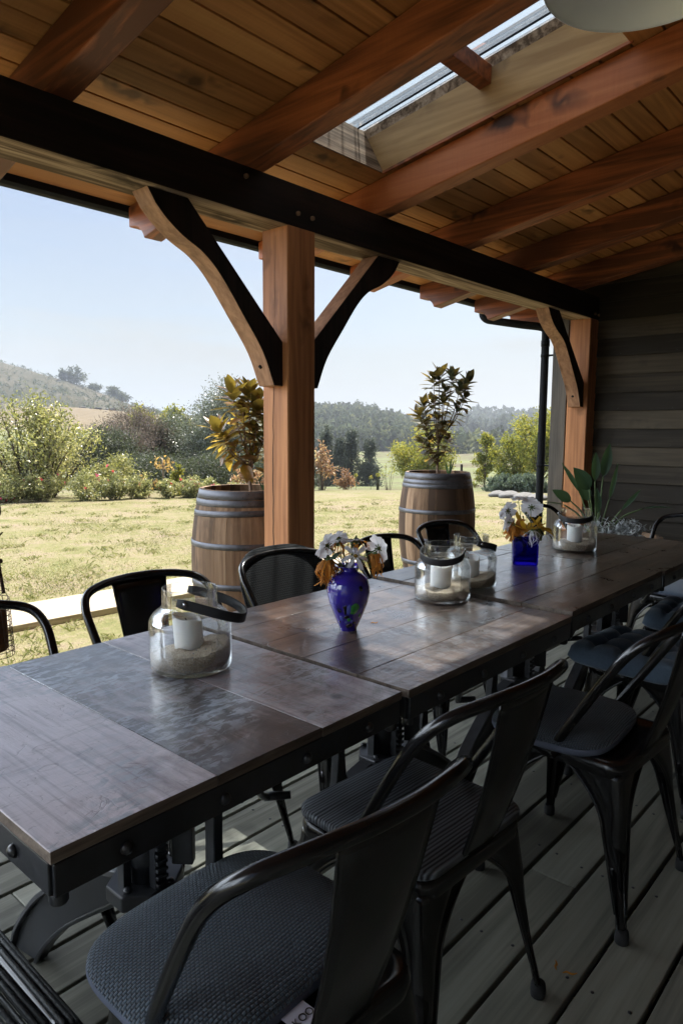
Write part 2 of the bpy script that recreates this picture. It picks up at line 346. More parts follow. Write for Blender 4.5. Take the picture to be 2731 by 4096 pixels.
# thin clear glass: fresnel mirror over tinted transmission
def thin_glass(name, tint, edge, ior=1.45, spots=False):
    m, k = mat(name)
    lw = k.n('ShaderNodeLayerWeight', {'Blend': 0.35}).outputs['Facing']
    tc = k.mix(k.ramp(lw, [(0.80, 0.0), (0.99, 1.0)]), tint, edge)
    tr = k.n('ShaderNodeBsdfTransparent', {'Color': tc}).outputs[0]
    gl = k.n('ShaderNodeBsdfGlossy', {'Color': (1, 1, 1), 'Roughness': 0.02}).outputs[0]
    fr = k.n('ShaderNodeFresnel', {'IOR': ior}).outputs[0]
    s_ = k.n('ShaderNodeMixShader', {0: k.math('MULTIPLY', fr, 0.6), 1: tr, 2: gl}).outputs[0]
    if spots:
        vo = k.n('ShaderNodeTexVoronoi', {'Vector': k.obj(), 'Scale': 95.0, 'Randomness': 1.0})
        d = k.ramp(vo.outputs['Distance'], [(0.10, 1.0), (0.2, 0.0)])
        dm = k.math('MULTIPLY', d, k.ramp(k.noise(k.obj(), 7, 3), [(0.5, 0.0), (0.62, 0.5)]))
        df = k.n('ShaderNodeBsdfDiffuse', {'Color': (0.8, 0.82, 0.82)}).outputs[0]
        film = k.math('MAXIMUM', dm, k.math('MULTIPLY', k.noise(k.obj(), 5, 4), 0.02))
        s_ = k.n('ShaderNodeMixShader', {0: film, 1: s_, 2: df}).outputs[0]
    k.out(s_); return m
M['glass'] = thin_glass('clear jar glass', (0.985, 0.992, 0.99), (0.72, 0.78, 0.78), spots=True)
M['cobalt'] = thin_glass('cobalt glass', (0.10, 0.07, 0.62), (0.012, 0.008, 0.12), 1.5)
# opaque blue art glass with coloured flecks
m, k = mat('blue art glass'); co = k.obj()
vo = k.n('ShaderNodeTexVoronoi', {'Vector': k.mapping(co, (34, 34, 30)), 'Scale': 1.0}); d = vo.outputs['Distance']
zz = k.n('ShaderNodeSeparateXYZ', {0: co}).outputs['Z']
low = k.ramp(zz, [(0.0, 1.0), (0.062, 1.0), (0.085, 0.0)])
fl = k.math('MULTIPLY', k.ramp(d, [(0.30, 1.0), (0.36, 0.0)]), low)
pick = k.ramp(k.n('ShaderNodeSeparateColor', {0: vo.outputs['Color']}).outputs[0], [(0.0, (0.01, 0.01, 0.02)), (0.45, (0.05, 0.07, 0.35)), (0.62, (0.03, 0.22, 0.05)), (0.75, (0.02, 0.02, 0.10)), (0.9, (0.08, 0.10, 0.40))], 'CONSTANT')
c = k.mix(fl, (0.030, 0.018, 0.27), pick)
k.out(k.bsdf(base=c, rough=0.06, spec=0.55, coat=0.6, coatr=0.03, sss=0.0)); M['artglass'] = m
M['greenglass'] = plain('green glass fleck', (0.03, 0.23, 0.045), 0.06, 0, 0.55, coat=0.6)
M['blackglass'] = plain('black glass fleck', (0.006, 0.006, 0.012), 0.06, 0, 0.55, coat=0.6)
M['paleglass'] = plain('pale blue glass fleck', (0.06, 0.09, 0.40), 0.06, 0, 0.55, coat=0.6)

def knit(name, base, dark, wx, wy):
    m, k = mat(name); co = k.obj(); n = k.noise(co, 9, 4)
    br = k.n('ShaderNodeTexBrick', {'Vector': k.n('ShaderNodeVectorMath', {0: co, 1: k.math('MULTIPLY', k.noise(co, 25, 2), 0.003)}, operation='ADD').outputs[0], 'Scale': 1.0, 'Mortar Size': 0.0018, 'Mortar Smooth': 1.0, 'Brick Width': wx, 'Row Height': wy, 'Color1': (*base, 1), 'Color2': (*[c*0.75 for c in base], 1), 'Mortar': (*dark, 1)})
    c = k.mix(k.math('MULTIPLY', n, 0.6), br.outputs['Color'], [q*0.55 for q in base])
    k.out(k.bsdf(base=c, rough=0.85, spec=0.25, sheen=0.25, normal=k.bump(k.math('SUBTRACT', 1.0, br.outputs['Fac']), 0.9, 0.004))); return m
M['knit'] = knit('charcoal knit mesh', (0.125, 0.17, 0.215), (0.008, 0.010, 0.014), 0.0080, 0.0058)
M['piping'] = plain('slate blue fabric edge', (0.12, 0.135, 0.18), 0.85, 0, 0.2, 200, 0.2, 0.2)
m, k = mat('slate blue linen'); co = k.obj(); n = k.noise(k.mapping(co, (600, 90, 90)), 1.0, 2); n2 = k.noise(co, 8, 4)
k.out(k.bsdf(base=k.mix(k.math('ADD', k.math('MULTIPLY', n, 0.5), k.math('MULTIPLY', n2, 0.5)), (0.06, 0.088, 0.125), (0.15, 0.21, 0.28)), rough=0.9, spec=0.15, sheen=0.3, normal=k.bump(n, 0.2, 0.001))); M['linen'] = m
m, k = mat('black ribbed wood'); co = k.obj(); n = k.noise(k.mapping(co, (1.2, 40, 40)), 1.0, 4, 0.6, 0.8)
sy_ = k.n('ShaderNodeSeparateXYZ', {0: co}).outputs['Y']
rib = k.math('SINE', k.math('ADD', k.math('MULTIPLY', sy_, 720.0), k.math('MULTIPLY', k.noise(k.mapping(co, (1.6, 9, 9)), 1.0, 3, 0.5, 0.2), 26.0)))
hgt = k.math('ADD', k.math('MULTIPLY', rib, 0.4), n)
k.out(k.bsdf(base=k.ramp(hgt, [(0.1, (0.016, 0.017, 0.020)), (0.9, (0.17, 0.19, 0.215))]), rough=0.48, spec=0.5, normal=k.bump(hgt, 0.7, 0.003))); M['ribwood'] = m
M['rope'] = plain('black rope cord', (0.013, 0.016, 0.016), 0.5, 0, 0.5, 160, 0.5, 0.3)
M['tagpaper'] = plain('white care tag', (0.70, 0.69, 0.80), 0.7)
M['ink'] = plain('black ink', (0.01, 0.01, 0.012), 0.7)
M['peg'] = plain('oak peg end', (0.24, 0.15, 0.085), 0.7, 0, 0.3, 60, 0.3, 0.3)
M['hole'] = plain('counterbored hole', (0.006, 0.005, 0.004), 0.9)
M['soil'] = plain('potting soil', (0.035, 0.024, 0.016), 0.95, 0, 0.2, 60, 0.8, 0.5)
M['web'] = plain('spider web', (0.6, 0.6, 0.6), 0.8)
# skylight sheet: clear corrugated plastic with a milky film
m, k = mat('corrugated clear sheet'); n = k.noise(k.obj(), 6, 4)
tr = k.n('ShaderNodeBsdfTransparent', {'Color': (0.62, 0.67, 0.70)}).outputs[0]
tl = k.n('ShaderNodeBsdfTranslucent', {'Color': (0.17, 0.205, 0.23)}).outputs[0]
s1 = k.n('ShaderNodeMixShader', {0: k.ramp(n, [(0.3, 0.42), (0.7, 0.62)]), 1: tr, 2: tl}).outputs[0]
gl = k.n('ShaderNodeBsdfGlossy', {'Roughness': 0.1}).outputs[0]
k.out(k.n('ShaderNodeMixShader', {0: k.math('MULTIPLY', k.n('ShaderNodeFresnel', {'IOR': 1.45}).outputs[0], 0.6), 1: s1, 2: gl}).outputs[0]); M['skysheet'] = m

def leaf(name, front, back, trans, tw=0.45, rough=0.45, var=0.45, spec=0.4, hue=None):
    """two-sided leaf: front and back colours, light shining through, tint per leaf"""
    m, k = mat(name); t = k.attr(); bf = k.n('ShaderNodeNewGeometry').outputs['Backfacing']
    br = k.n('ShaderNodeMapRange', {0: t, 1: 0.0, 2: 1.0, 3: 1-var, 4: 1+var}).outputs[0]
    c = k.mix(bf, front, back)
    if hue: c = k.mix(k.ramp(t, [(0.55, 0.0), (0.95, 1.0)]), c, hue)
    c = k.mix(1.0, c, k.n('ShaderNodeCombineColor', {0: br, 1: br, 2: br}).outputs[0], 'MULTIPLY')
    tc = k.mix(1.0, trans if not hue else k.mix(k.ramp(t, [(0.55, 0.0), (0.95, 1.0)]), trans, [min(1, h*1.6) for h in hue]), k.n('ShaderNodeCombineColor', {0: br, 1: br, 2: br}).outputs[0], 'MULTIPLY')
    d = k.bsdf(base=c, rough=rough, spec=spec)
    tl = k.n('ShaderNodeBsdfTranslucent', {'Color': tc}).outputs[0]
    k.out(k.n('ShaderNodeMixShader', {0: tw, 1: d, 2: tl}).outputs[0]); return m
M['magleaf'] = leaf('magnolia leaf', (0.035, 0.070, 0.028), (0.24, 0.12, 0.045), (0.55, 0.36, 0.05), 0.42, 0.28, 0.5, 0.5)
M['magdark'] = leaf('dark magnolia leaf', (0.030, 0.055, 0.036), (0.085, 0.080, 0.055), (0.42, 0.27, 0.04), 0.20, 0.28, 0.5, 0.6)
M['strleaf'] = leaf('bird of paradise leaf', (0.026, 0.058, 0.032), (0.034, 0.066, 0.042), (0.08, 0.14, 0.045), 0.25, 0.4, 0.3)
M['silver'] = leaf('silver foliage', (0.36, 0.38, 0.37), (0.40, 0.42, 0.42), (0.3, 0.32, 0.3), 0.2, 0.8, 0.3, 0.1)
M['bushleaf'] = leaf('shrub leaf', (0.115, 0.135, 0.05), (0.22, 0.23, 0.12), (0.36, 0.36, 0.09), 0.4, 0.32, 0.5, 0.5, hue=(0.36, 0.32, 0.15))
M['kanuka'] = leaf('kanuka foliage', (0.10, 0.085, 0.068), (0.11, 0.095, 0.08), (0.16, 0.125, 0.09), 0.3, 0.6, 0.5, 0.3, hue=(0.22, 0.17, 0.145))
M['darkleaf'] = leaf('dark shrub foliage', (0.042, 0.050, 0.032), (0.050, 0.058, 0.040), (0.09, 0.11, 0.045), 0.3, 0.5, 0.5, 0.4)
M['olive'] = leaf('olive foliage', (0.062, 0.078, 0.052), (0.17, 0.185, 0.145), (0.15, 0.17, 0.09), 0.3, 0.33, 0.5, 0.7)
M['yellowgreen'] = leaf('autumn tree foliage', (0.10, 0.135, 0.030), (0.13, 0.16, 0.05), (0.36, 0.36, 0.045), 0.42, 0.5, 0.5, 0.3, hue=(0.28, 0.23, 0.04))
M['redleaf'] = leaf('red autumn leaf', (0.23, 0.125, 0.075), (0.25, 0.145, 0.09), (0.36, 0.20, 0.10), 0.4, 0.5, 0.4, hue=(0.36, 0.27, 0.12))
M['yellowleaf'] = leaf('yellow autumn leaf', (0.40, 0.27, 0.09), (0.42, 0.29, 0.11), (0.55, 0.36, 0.10), 0.4, 0.5, 0.4)
M['roseleaf'] = leaf('rose foliage', (0.125, 0.155, 0.06), (0.19, 0.21, 0.10), (0.38, 0.39, 0.12), 0.4, 0.36, 0.5, 0.6, hue=(0.40, 0.36, 0.18))
M['lavender'] = leaf('lavender foliage', (0.085, 0.115, 0.085), (0.10, 0.12, 0.10), (0.13, 0.17, 0.10), 0.3, 0.7, 0.4, 0.2)
M['pine'] = leaf('pine foliage', (0.085, 0.10, 0.082), (0.09, 0.105, 0.09), (0.12, 0.14, 0.09), 0.25, 0.6, 0.4, 0.2)
M['forest'] = leaf('forest foliage', (0.075, 0.095, 0.058), (0.075, 0.095, 0.06), (0.12, 0.14, 0.07), 0.25, 0.7, 0.5, 0.1, hue=(0.13, 0.13, 0.06))
M['grass'] = leaf('lawn grass', (0.150, 0.172, 0.048), (0.155, 0.175, 0.055), (0.26, 0.27, 0.08), 0.35, 0.5, 0.5, 0.4, hue=(0.30, 0.255, 0.15))
M['pink'] = leaf('pink petals', (0.62, 0.10, 0.20), (0.6, 0.12, 0.22), (0.7, 0.15, 0.25), 0.35, 0.6, 0.3, hue=(0.65, 0.06, 0.05))
M['petal'] = leaf('white petals', (0.78, 0.77, 0.80), (0.74, 0.73, 0.77), (0.75, 0.74, 0.78), 0.4, 0.6, 0.06)
M['wither'] = leaf('withered orange petals', (0.56, 0.24, 0.030), (0.50, 0.20, 0.03), (0.65, 0.27, 0.03), 0.3, 0.7, 0.3)
M['yellowpetal'] = leaf('yellow petals', (0.66, 0.40, 0.025), (0.60, 0.36, 0.03), (0.7, 0.42, 0.03), 0.3, 0.6, 0.2)
M['stem'] = plain('green stem', (0.09, 0.13, 0.05), 0.6, 0, 0.3)
M['disc'] = plain('flower centre', (0.30, 0.17, 0.03), 0.8, 0, 0.2, 300, 0.6, 0.4)
M['bark'] = wood('bark', 'Z', [(0.2, (0.05, 0.038, 0.028)), (0.5, (0.13, 0.10, 0.075)), (0.8, (0.21, 0.17, 0.13))], across=20, along=4, knots=0.3, bump=0.6, rough=0.9)
M['magbark'] = plain('smooth brown bark', (0.23, 0.15, 0.10), 0.7, 0, 0.3, 60, 0.3, 0.35)
M['cowcoat'] = plain('black cattle coat', (0.012, 0.011, 0.010), 0.7)
M['whitewall'] = plain('white house wall', (0.75, 0.74, 0.7), 0.6)
M['greyroof'] = plain('grey house roof', (0.25, 0.25, 0.26), 0.6)
M['stone'] = plain('garden stone', (0.12, 0.115, 0.11), 0.85, 0, 0.3, 9, 0.5, 0.3)
# ---------------------------------------------------------------- terrain
RK = np.array([0, 13, 16, 25, 40, 60, 90, 160, 220, 260, 340, 420, 520, 700, 950, 1800, 3500.])
def prof_right(t420, t700):
    a = 1.3+420*t420
    return [-.03, -.03, -.12, -.8, -2.2, -4.3, -4.6, -3.3, -8, -6.5, (a-6.5)/2, a, a-9, 1.3+700*t700, 1.3+700*t700-14, -20, -40]
def prof_left(t420, t220=0.024):
    a = 1.3+420*t420
    return [-.03, -.03, -.12, -.7, -.9, -.3, 1.0, 1.3+160*t220*.8, 1.3+220*t220, 1.3+260*t220*1.02, 1.3+340*(t420*.55+t220*.45), a, a-14, -6, -12, -20, -40]
AZC = [(0, prof_right(-.012, .010)), (24, prof_right(-.012, .0085)), (28, prof_right(-.010, .0095)), (30.2, prof_right(-.010, .0125)), (32.5, prof_right(-.008, .0055)), (35.8, prof_right(-.004, .001)),
       (37.0, prof_right(.004, 0)), (38.8, prof_right(.0120, 0)), (40.4, prof_right(.0175, 0)), (43.8, prof_right(.0175, .0)), (47, prof_right(.014, .004)),
       (51, prof_right(.004, .020)), (54, prof_left(.008, .012)), (55.2, prof_left(.0165, .014)), (56.8, prof_left(.0265, .018)), (58.4, prof_left(.0342, .021)), (60, prof_left(.045, .022)), (61.6, prof_left(.0555, .022)),
       (63.1, prof_left(.0640, .022)), (64.6, prof_left(.0700, .022)), (66.1, prof_left(.0780, .022)), (67.6, prof_left(.0836, .021)), (69.2, prof_left(.0905, .02)), (76, prof_left(.11, .02)), (95, prof_left(.08, .015)), (120, prof_left(.03, .0)), (150, prof_right(.0, .0))]
_az = np.array([a for a, _ in AZC]); _pz = np.array([p_ for _, p_ in AZC])
_rng = np.random.default_rng(5)
_ph = _rng.uniform(0, 6.28, (14, 2)); _fr = _rng.normal(0, 1, (14, 2))
def lumps(x, y, L):
    s = 0
    for i in range(14): s = s+np.sin((x*_fr[i, 0]+y*_fr[i, 1])/L*2.2+_ph[i, 0])
    return s/6.0
def ground_z(X, Y):
    X = np.asarray(X, float); Y = np.asarray(Y, float)
    r = np.hypot(X, Y); az = np.degrees(np.arctan2(Y, X)); az = np.where(az < -110, az+360, az); az = np.clip(az, 0, 150)
    i = np.clip(np.searchsorted(_az, az)-1, 0, len(_az)-2); f = (az-_az[i])/(_az[i+1]-_az[i]); f = f*f*(3-2*f)*.5+f*.5
    j = np.clip(np.searchsorted(RK, r, side='right')-1, 0, len(RK)-2); g = np.clip((r-RK[j])/(RK[j+1]-RK[j]), 0, 1)
    g = np.where(r > 13, g*g*(3-2*g)*.6+g*.4, g)
    z = (1-f)*((1-g)*_pz[i, j]+g*_pz[i, j+1])+f*((1-g)*_pz[i+1, j]+g*_pz[i+1, j+1])
    far = np.clip((r-30)/100, 0, 1); hill = np.clip((az-54)/6, 0, 1)*np.clip((r-240)/60, 0, 1)
    z = z+lumps(X, Y, 30)*1.1*far*np.clip((900-r)/500, 0, 1)+lumps(X, Y, 9)*0.10*np.clip((r-14)/20, 0, 1)+0.012*lumps(X, Y, 1.1)*np.clip(1-(r-13)/6, 0, 1)
    gull = np.abs(np.sin(az*2.1+lumps(X, Y, 40)*1.1+r*.012)); z = z-hill*4.5*(1-gull)**2*np.clip((420-r)/60, 0, 1)-hill*.8*lumps(X, Y, 14)*np.clip((430-r)/40, 0, 1)
    dip = ((Y < 2.93) & (X > -6) & (X < 6.6)) | ((X >= 6.6) & (X < 7.5) & (Y < 2.9))
    return np.where(dip & (r < 12), -0.45, z)
azs = np.radians(np.concatenate([np.arange(-110, 14, 6.0), np.arange(14, 82, 0.4), np.arange(82, 250.1, 6.0)]))
rs = np.concatenate([[0.05], np.linspace(0.4, 3.2, 12), np.linspace(3.3, 15, 60), np.geomspace(15.4, 900, 170), np.geomspace(960, 3400, 12)])
RR, AA = np.meshgrid(rs, azs, indexing='ij'); GX = RR*np.cos(AA); GY = RR*np.sin(AA); GZ = ground_z(GX, GY)
nr, na = RR.shape; idx = np.arange(nr*na).reshape(nr, na)
GF = np.stack([idx[:-1, :-1], idx[1:, :-1], idx[1:, 1:], idx[:-1, 1:]], -1).reshape(-1, 4)
m, k = mat('ground'); co = k.obj(); t = k.n('ShaderNodeAttribute', attribute_name='zone').outputs['Vector']
zs = k.n('ShaderNodeSeparateXYZ', {0: t})
n1 = k.noise(co, 1.3, 7, 0.7, 0.4); n2 = k.noise(co, 14, 5, 0.7); n3 = k.noise(co, 0.35, 3); n4 = k.noise(co, 60, 3, 0.7)
lawn = k.ramp(k.math('ADD', k.math('MULTIPLY', n1, 0.6), k.math('MULTIPLY', n2, 0.4)), [(0.34, (0.10, 0.115, 0.038)), (0.45, (0.165, 0.162, 0.066)), (0.53, (0.225, 0.195, 0.115)), (0.62, (0.235, 0.18, 0.14))])
lawn = k.mix(k.math('MULTIPLY', k.ramp(n4, [(0.42, 0.0), (0.62, 1.0)]), 0.5), lawn, (0.095, 0.075, 0.045))
h1 = k.noise(co, 0.045, 8, 0.7, 0.6); h2 = k.noise(co, 0.5, 5, 0.7)
meadow = k.ramp(k.math('ADD', k.math('MULTIPLY', h1, 0.6), k.math('MULTIPLY', h2, 0.4)), [(0.40, (0.085, 0.068, 0.048)), (0.47, (0.115, 0.105, 0.062)), (0.53, (0.125, 0.14, 0.066)), (0.64, (0.165, 0.172, 0.085))])
gold = k.ramp(h2, [(0.3, (0.115, 0.088, 0.055)), (0.7, (0.175, 0.14, 0.09))])
scrub = k.ramp(k.math('ADD', k.math('MULTIPLY', k.noise(co, 0.03, 9, 0.72, 0.8), 0.65), k.math('MULTIPLY', h2, 0.35)), [(0.38, (0.026, 0.028, 0.016)), (0.49, (0.055, 0.052, 0.031)), (0.58, (0.10, 0.086, 0.06)), (0.68, (0.15, 0.13, 0.095))])
c = k.mix(zs.outputs[0], lawn, meadow); c = k.mix(zs.outputs[1], c, gold); c = k.mix(zs.outputs[2], c, scrub)
k.out(k.bsdf(base=c, rough=0.95, spec=0.1, normal=k.bump(k.math('ADD', n2, n4), 0.6, 0.02)))
gr = np_mesh('ground', np.stack([GX, GY, GZ], -1).reshape(-1, 3), GF, m, smooth=True); tag(gr, kind='structure')
r_, a_ = RR.ravel(), np.degrees(AA.ravel())
mead = np.clip((r_-14.5)/6, 0, 1); left = np.clip((a_-50)/4, 0, 1)
gold_ = left*np.clip((r_-70)/40, 0, 1)*np.clip((300-r_)/25, 0, 1); scr_ = left*np.clip((r_-258)/22, 0, 1)
za = gr.data.attributes.new('zone', 'FLOAT_VECTOR', 'POINT'); za.data.foreach_set('vector', np.stack([mead, gold_, scr_], -1).astype(np.float32).ravel())

# lawn grass: short blades over the turf
def blades(n, seed, r0, r1, a0, a1, hmin, hmax, clump=True):
    g = np.random.default_rng(seed)
    u = g.random(n); r = r0*(r1/r0)**u; az = np.radians(g.uniform(a0, a1, n))
    x, y = r*np.cos(az), r*np.sin(az)
    dens = lumps(x*1.0, y*1.0, 0.9)+0.7*lumps(x+9, y-4, 0.35)
    keep = (y > 2.96) & (g.random(n) < np.clip(0.50+dens*0.48, 0.05, 1)); x, y, dens = x[keep], y[keep], dens[keep]; n = len(x)
    keep = ~((y > PY0(x)) & (y < PY1(x)) & (x < 4.6)); x, y, dens = x[keep], y[keep], dens[keep]; n = len(x)
    z = ground_z(x, y); rr = np.hypot(x, y); h = g.uniform(hmin, hmax, n)*(0.75+0.35*np.clip(dens, -.5, 1.6)); wd = g.uniform(.0014, .0032, n)*(0.5+rr*0.11)
    th = g.uniform(0, 6.283, n); dx, dy = np.cos(th), np.sin(th); ln = g.uniform(.3, 1.5, n)*h; ph = g.uniform(0, 6.283, n); lx, ly = np.cos(ph)*ln, np.sin(ph)*ln
    A = np.stack([x-dx*wd, y-dy*wd, z-.004], -1); B = np.stack([x+dx*wd, y+dy*wd, z-.004], -1)
    Cm = np.stack([x+lx*.4+dx*wd*.7, y+ly*.4+dy*wd*.7, z+h*.65], -1); D = np.stack([x+lx, y+ly, z+h*.9], -1)
    V = np.stack([A, B, Cm, D], 1).reshape(-1, 3); F = np.arange(4*n).reshape(n, 4)
    t = np.clip(0.72-dens*0.16+g.normal(0, .3, n), 0, 1)
    return V, F, t
# the timber path across the lawn: near edge and far edge as lines
def PY0(x): return 4.55+(x-1.9)*-.055
def PY1(x): return PY0(x)+.56
V1, F1, t1 = blades(230000, 3, 3.3, 13.6, 18, 82, .006, .019)
# scattered greener tufts, each a little clump of longer blades
def tufts(nc, per, seed):
    g = np.random.default_rng(seed); r = 3.3*(13.4/3.3)**g.random(nc); az = np.radians(g.uniform(18, 82, nc)); cx, cy = r*np.cos(az), r*np.sin(az); sp = g.uniform(.03, .11, nc)
    x = (cx[:, None]+g.normal(0, 1, (nc, per))*sp[:, None]).ravel(); y = (cy[:, None]+g.normal(0, 1, (nc, per))*sp[:, None]*.8).ravel()
    ok = (y > 2.97) & ~((y > PY0(x)-.01) & (y < PY1(x)+.01) & (x < 4.6)); x, y = x[ok], y[ok]; n = len(x); z = ground_z(x, y); rr = np.hypot(x, y)
    h = g.uniform(.02, .05, n); wd = g.uniform(.0016, .004, n)*(.6+rr*.1); th = g.uniform(0, 6.283, n); dx, dy = np.cos(th)*wd, np.sin(th)*wd; ph = g.uniform(0, 6.283, n); ln = g.uniform(.5, 1.6, n)*h; lx, ly = np.cos(ph)*ln, np.sin(ph)*ln
    V = np.stack([np.stack([x-dx, y-dy, z-.004], -1), np.stack([x+dx, y+dy, z-.004], -1), np.stack([x+lx*.4+dx*.7, y+ly*.4+dy*.7, z+h*.6], -1), np.stack([x+lx, y+ly, z+h*.8], -1)], 1).reshape(-1, 3)
    return V, np.arange(4*n).reshape(n, 4), np.clip(g.normal(.62, .2, n), 0, .8)
V2, F2, t2 = tufts(480, 30, 4)
g_ = np_mesh('lawn_grass', np.concatenate([V1, V2]), np.concatenate([F1, F2+len(V1)]), M['grass'], np.concatenate([t1, t2]))
tag(g_, 'short dry yellow green grass covering the lawn beyond the deck', 'grass', kind='stuff')
pw = MB()
xs = [-3.2, 0.9, 5.2]
for a, b in zip(xs[:-1], xs[1:]):
    for q in range(2):
        f0, f1 = q*.28, q*.28+.276
        pw.add([(a+.004, PY0(a)+f0, -.06), (b, PY0(b)+f0, -.06), (b, PY0(b)+f1, -.06), (a+.004, PY0(a)+f1, -.06), (a+.004, PY0(a)+f0, .012), (b, PY0(b)+f0, .012), (b, PY0(b)+f1, .012), (a+.004, PY0(a)+f1, .012)],
               [(0, 3, 2, 1), (4, 5, 6, 7), (0, 1, 5, 4), (1, 2, 6, 5), (2, 3, 7, 6), (3, 0, 4, 7)], random.Random(a+q).random())
tag(pw.build('path', M['pathwood'], bevel=.006), kind='structure')

# ---------------------------------------------------------------- deck
rd = random.Random(11); dk = MB(); nails = MB(); y = 0.575-0.1475*15
while y < 2.93:
    x = -3.4+rd.uniform(0, 2.4); cuts = [-3.5]
    while x < 6.55: cuts.append(x); x += rd.choice([2.4, 3.6, 3.0])
    if abs(y-0.7225) < .02: cuts = [-3.5, -1.2, 1.834, 4.2]
    cuts.append(6.60)
    for a, b in zip(cuts[:-1], cuts[1:]): dk.box((a+.0012, y+.0062, -.026), (b-.0012, y+.1413, rd.uniform(-.0008, .0008)), rd.random())
    jx = -3.0
    while jx < 6.5:
        for q in (.03, .115): nails.lathe([(.0045, 0.0006), (.0045, .0016), (.001, .0018)], 8, (jx+rd.uniform(-.012, .012), y+q, 0))
        jx += .45
    y += .1475
tag(dk.build('deck', M['deck'], bevel=.003), kind='structure')
tag(nails.build('deck_fixings', M['iron']), kind='structure')
sub = MB()
for x in np.arange(-3.3, 6.6, .45): sub.box((x, -1.6, -.17), (x+.045, 2.9, -.0275))
sub.box((-3.5, 2.90, -.2), (6.6, 2.935, -.0275))
tag(sub.build('deck_joists', M['blackwood']), kind='structure')

# ---------------------------------------------------------------- verandah frame and roof
ver = thing('verandah', 'timber verandah with dark beam, curved braces and red brown rafters under a board ceiling', 'verandah', (2.68, 2.77, 0))
inv = Matrix.Translation((-2.68, -2.77, 0))
def vpart(mb, name, mats, parent=ver, **kw): 
    if parent is ver: mb.xform(inv)
    else: mb.xform(inv)
    return mb.build(name, mats, parent, **kw)
SL = 0.170
def zc(y): return 2.742-SL*(y-2.67)          # underside of the ceiling boards
def zr(y): return 2.551-SL*(y-2.67)          # underside of the rafters
YE, YB = 3.70, -1.62
XL, XR = -3.0, 6.98
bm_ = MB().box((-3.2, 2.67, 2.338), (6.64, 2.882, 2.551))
for f in range(len(bm_.F)): bm_.M[f] = 1 if f == 0 else 0  # underside keeps its wood tone, other faces carry painted shade
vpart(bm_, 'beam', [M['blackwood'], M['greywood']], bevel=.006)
pg = MB()
def peg(mb, c, r=.012, l=.014): 
    mb.xform(Matrix())
    rings = [[(c[0]+q*math.cos(a), c[1]-d, c[2]+q*math.sin(a)) for a in [2*math.pi*j/12 for j in range(12)]] for q, d in ((r, 0), (r, l*.8), (r*.8, l), (.001, l))]
    mb.loft(rings)
for px, pz in ((2.648, 2.407), (2.755, 2.406), (6.53, 2.385), (6.61, 2.383), (2.30, 2.50)):
    q = MB(); peg(q, (px, 2.67, pz)); vpart(q, 'peg', M['peg'])
for x0, x1 in ((-1.30, -1.095), (2.58, 2.785), (6.459, 6.662)):
    q = MB(); y0, y1 = 2.67, 2.872; c_ = .008
    sec = [(x0+c_, y0+.002), (x1-c_, y0+.002), (x1, y0+c_), (x1, y1-c_), (x1-c_, y1), (x0+c_, y1), (x0, y1-c_), (x0, y0+c_)]
    q.prism(sec, 'Z', -0.02, 2.34)
    vpart(q, 'post', M['post'])
# long drying crack down the post's left face
ck = MB(); rc = random.Random(3); zz_ = np.linspace(0.05, 2.3, 40); 
pts = [(2.5794, 2.775+.016*math.sin(z*1.7)+rc.uniform(-.003, .003), z) for z in zz_]
for a, b in zip(pts[:-1], pts[1:]):
    wd = .0022+.0014*math.sin(a[2]*2.2); ck.add([(a[0], a[1]-wd, a[2]), (a[0], a[1]+wd, a[2]), (b[0], b[1]+wd, b[2]), (b[0], b[1]-wd, b[2])], [(0, 1, 2, 3)])
vpart(ck, 'drying_crack', M['hole'])
up_l = [(0.0, 0.0), (-.581, .583)]
low = [(.0, -.233), (-.10, -.06-.005), (-.18, .065), (-.27, .165), (-.37, .29), (-.46, .372), (-.55, .445), (-.64, .505), (-.735, .558), (-.807, .583)]
def brace(xface, mir, zt=1.757):
    # curved knee brace: straight upper edge, concave lower edge
    lo = [(-.0, -.23), (-.062, -.228), (-.14, -.06), (-.273, .113), (-.40, .270), (-.50, .356), (-.613, .410), (-.700, .468), (-.757, .522)]
    top = [(-.757, .522), (-.797, .583), (-.583, .583), (0, 0)]
    arc = [(p.x, p.y) for p in smooth_path([(a, b, 0) for a, b in lo[1:]], 4)]
    poly = [lo[0]]+arc+top[1:]
    poly = [(xface+(-a if mir else a), zt+b-.002) for a, b in poly]
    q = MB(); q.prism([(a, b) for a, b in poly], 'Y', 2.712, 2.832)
    for i_, f in enumerate(q.F): q.M[i_] = 1 if i_ == 0 else 0  # house-side face blackened: its shade is painted, the rest stays timber
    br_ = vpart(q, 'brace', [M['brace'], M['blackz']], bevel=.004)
    return br_
def hole(c, nrm, r=.011):
    q = MB(); nv = Vector(nrm).normalized(); a = nv.orthogonal().normalized(); b = nv.cross(a); c = Vector(c)
    rings = [[c+nv*d+(a*math.cos(6.2832*j/14)+b*math.sin(6.2832*j/14))*rr for j in range(14)] for rr, d in ((r, -.002), (r, .0025), (.0005, .0025))]
    q.loft(rings); return q
brace(2.58, False); brace(2.785, True); brace(6.459, False); brace(-1.30, False); brace(-1.095, True)
for xf in (2.58, 6.459):
    vpart(hole((xf-.105, 2.772, 1.622), (-.78, 0, -.62)), 'bolt_hole', M['hole']); vpart(hole((xf-.70, 2.772, 2.232), (-.62, 0, -.78)), 'bolt_hole', M['hole'])
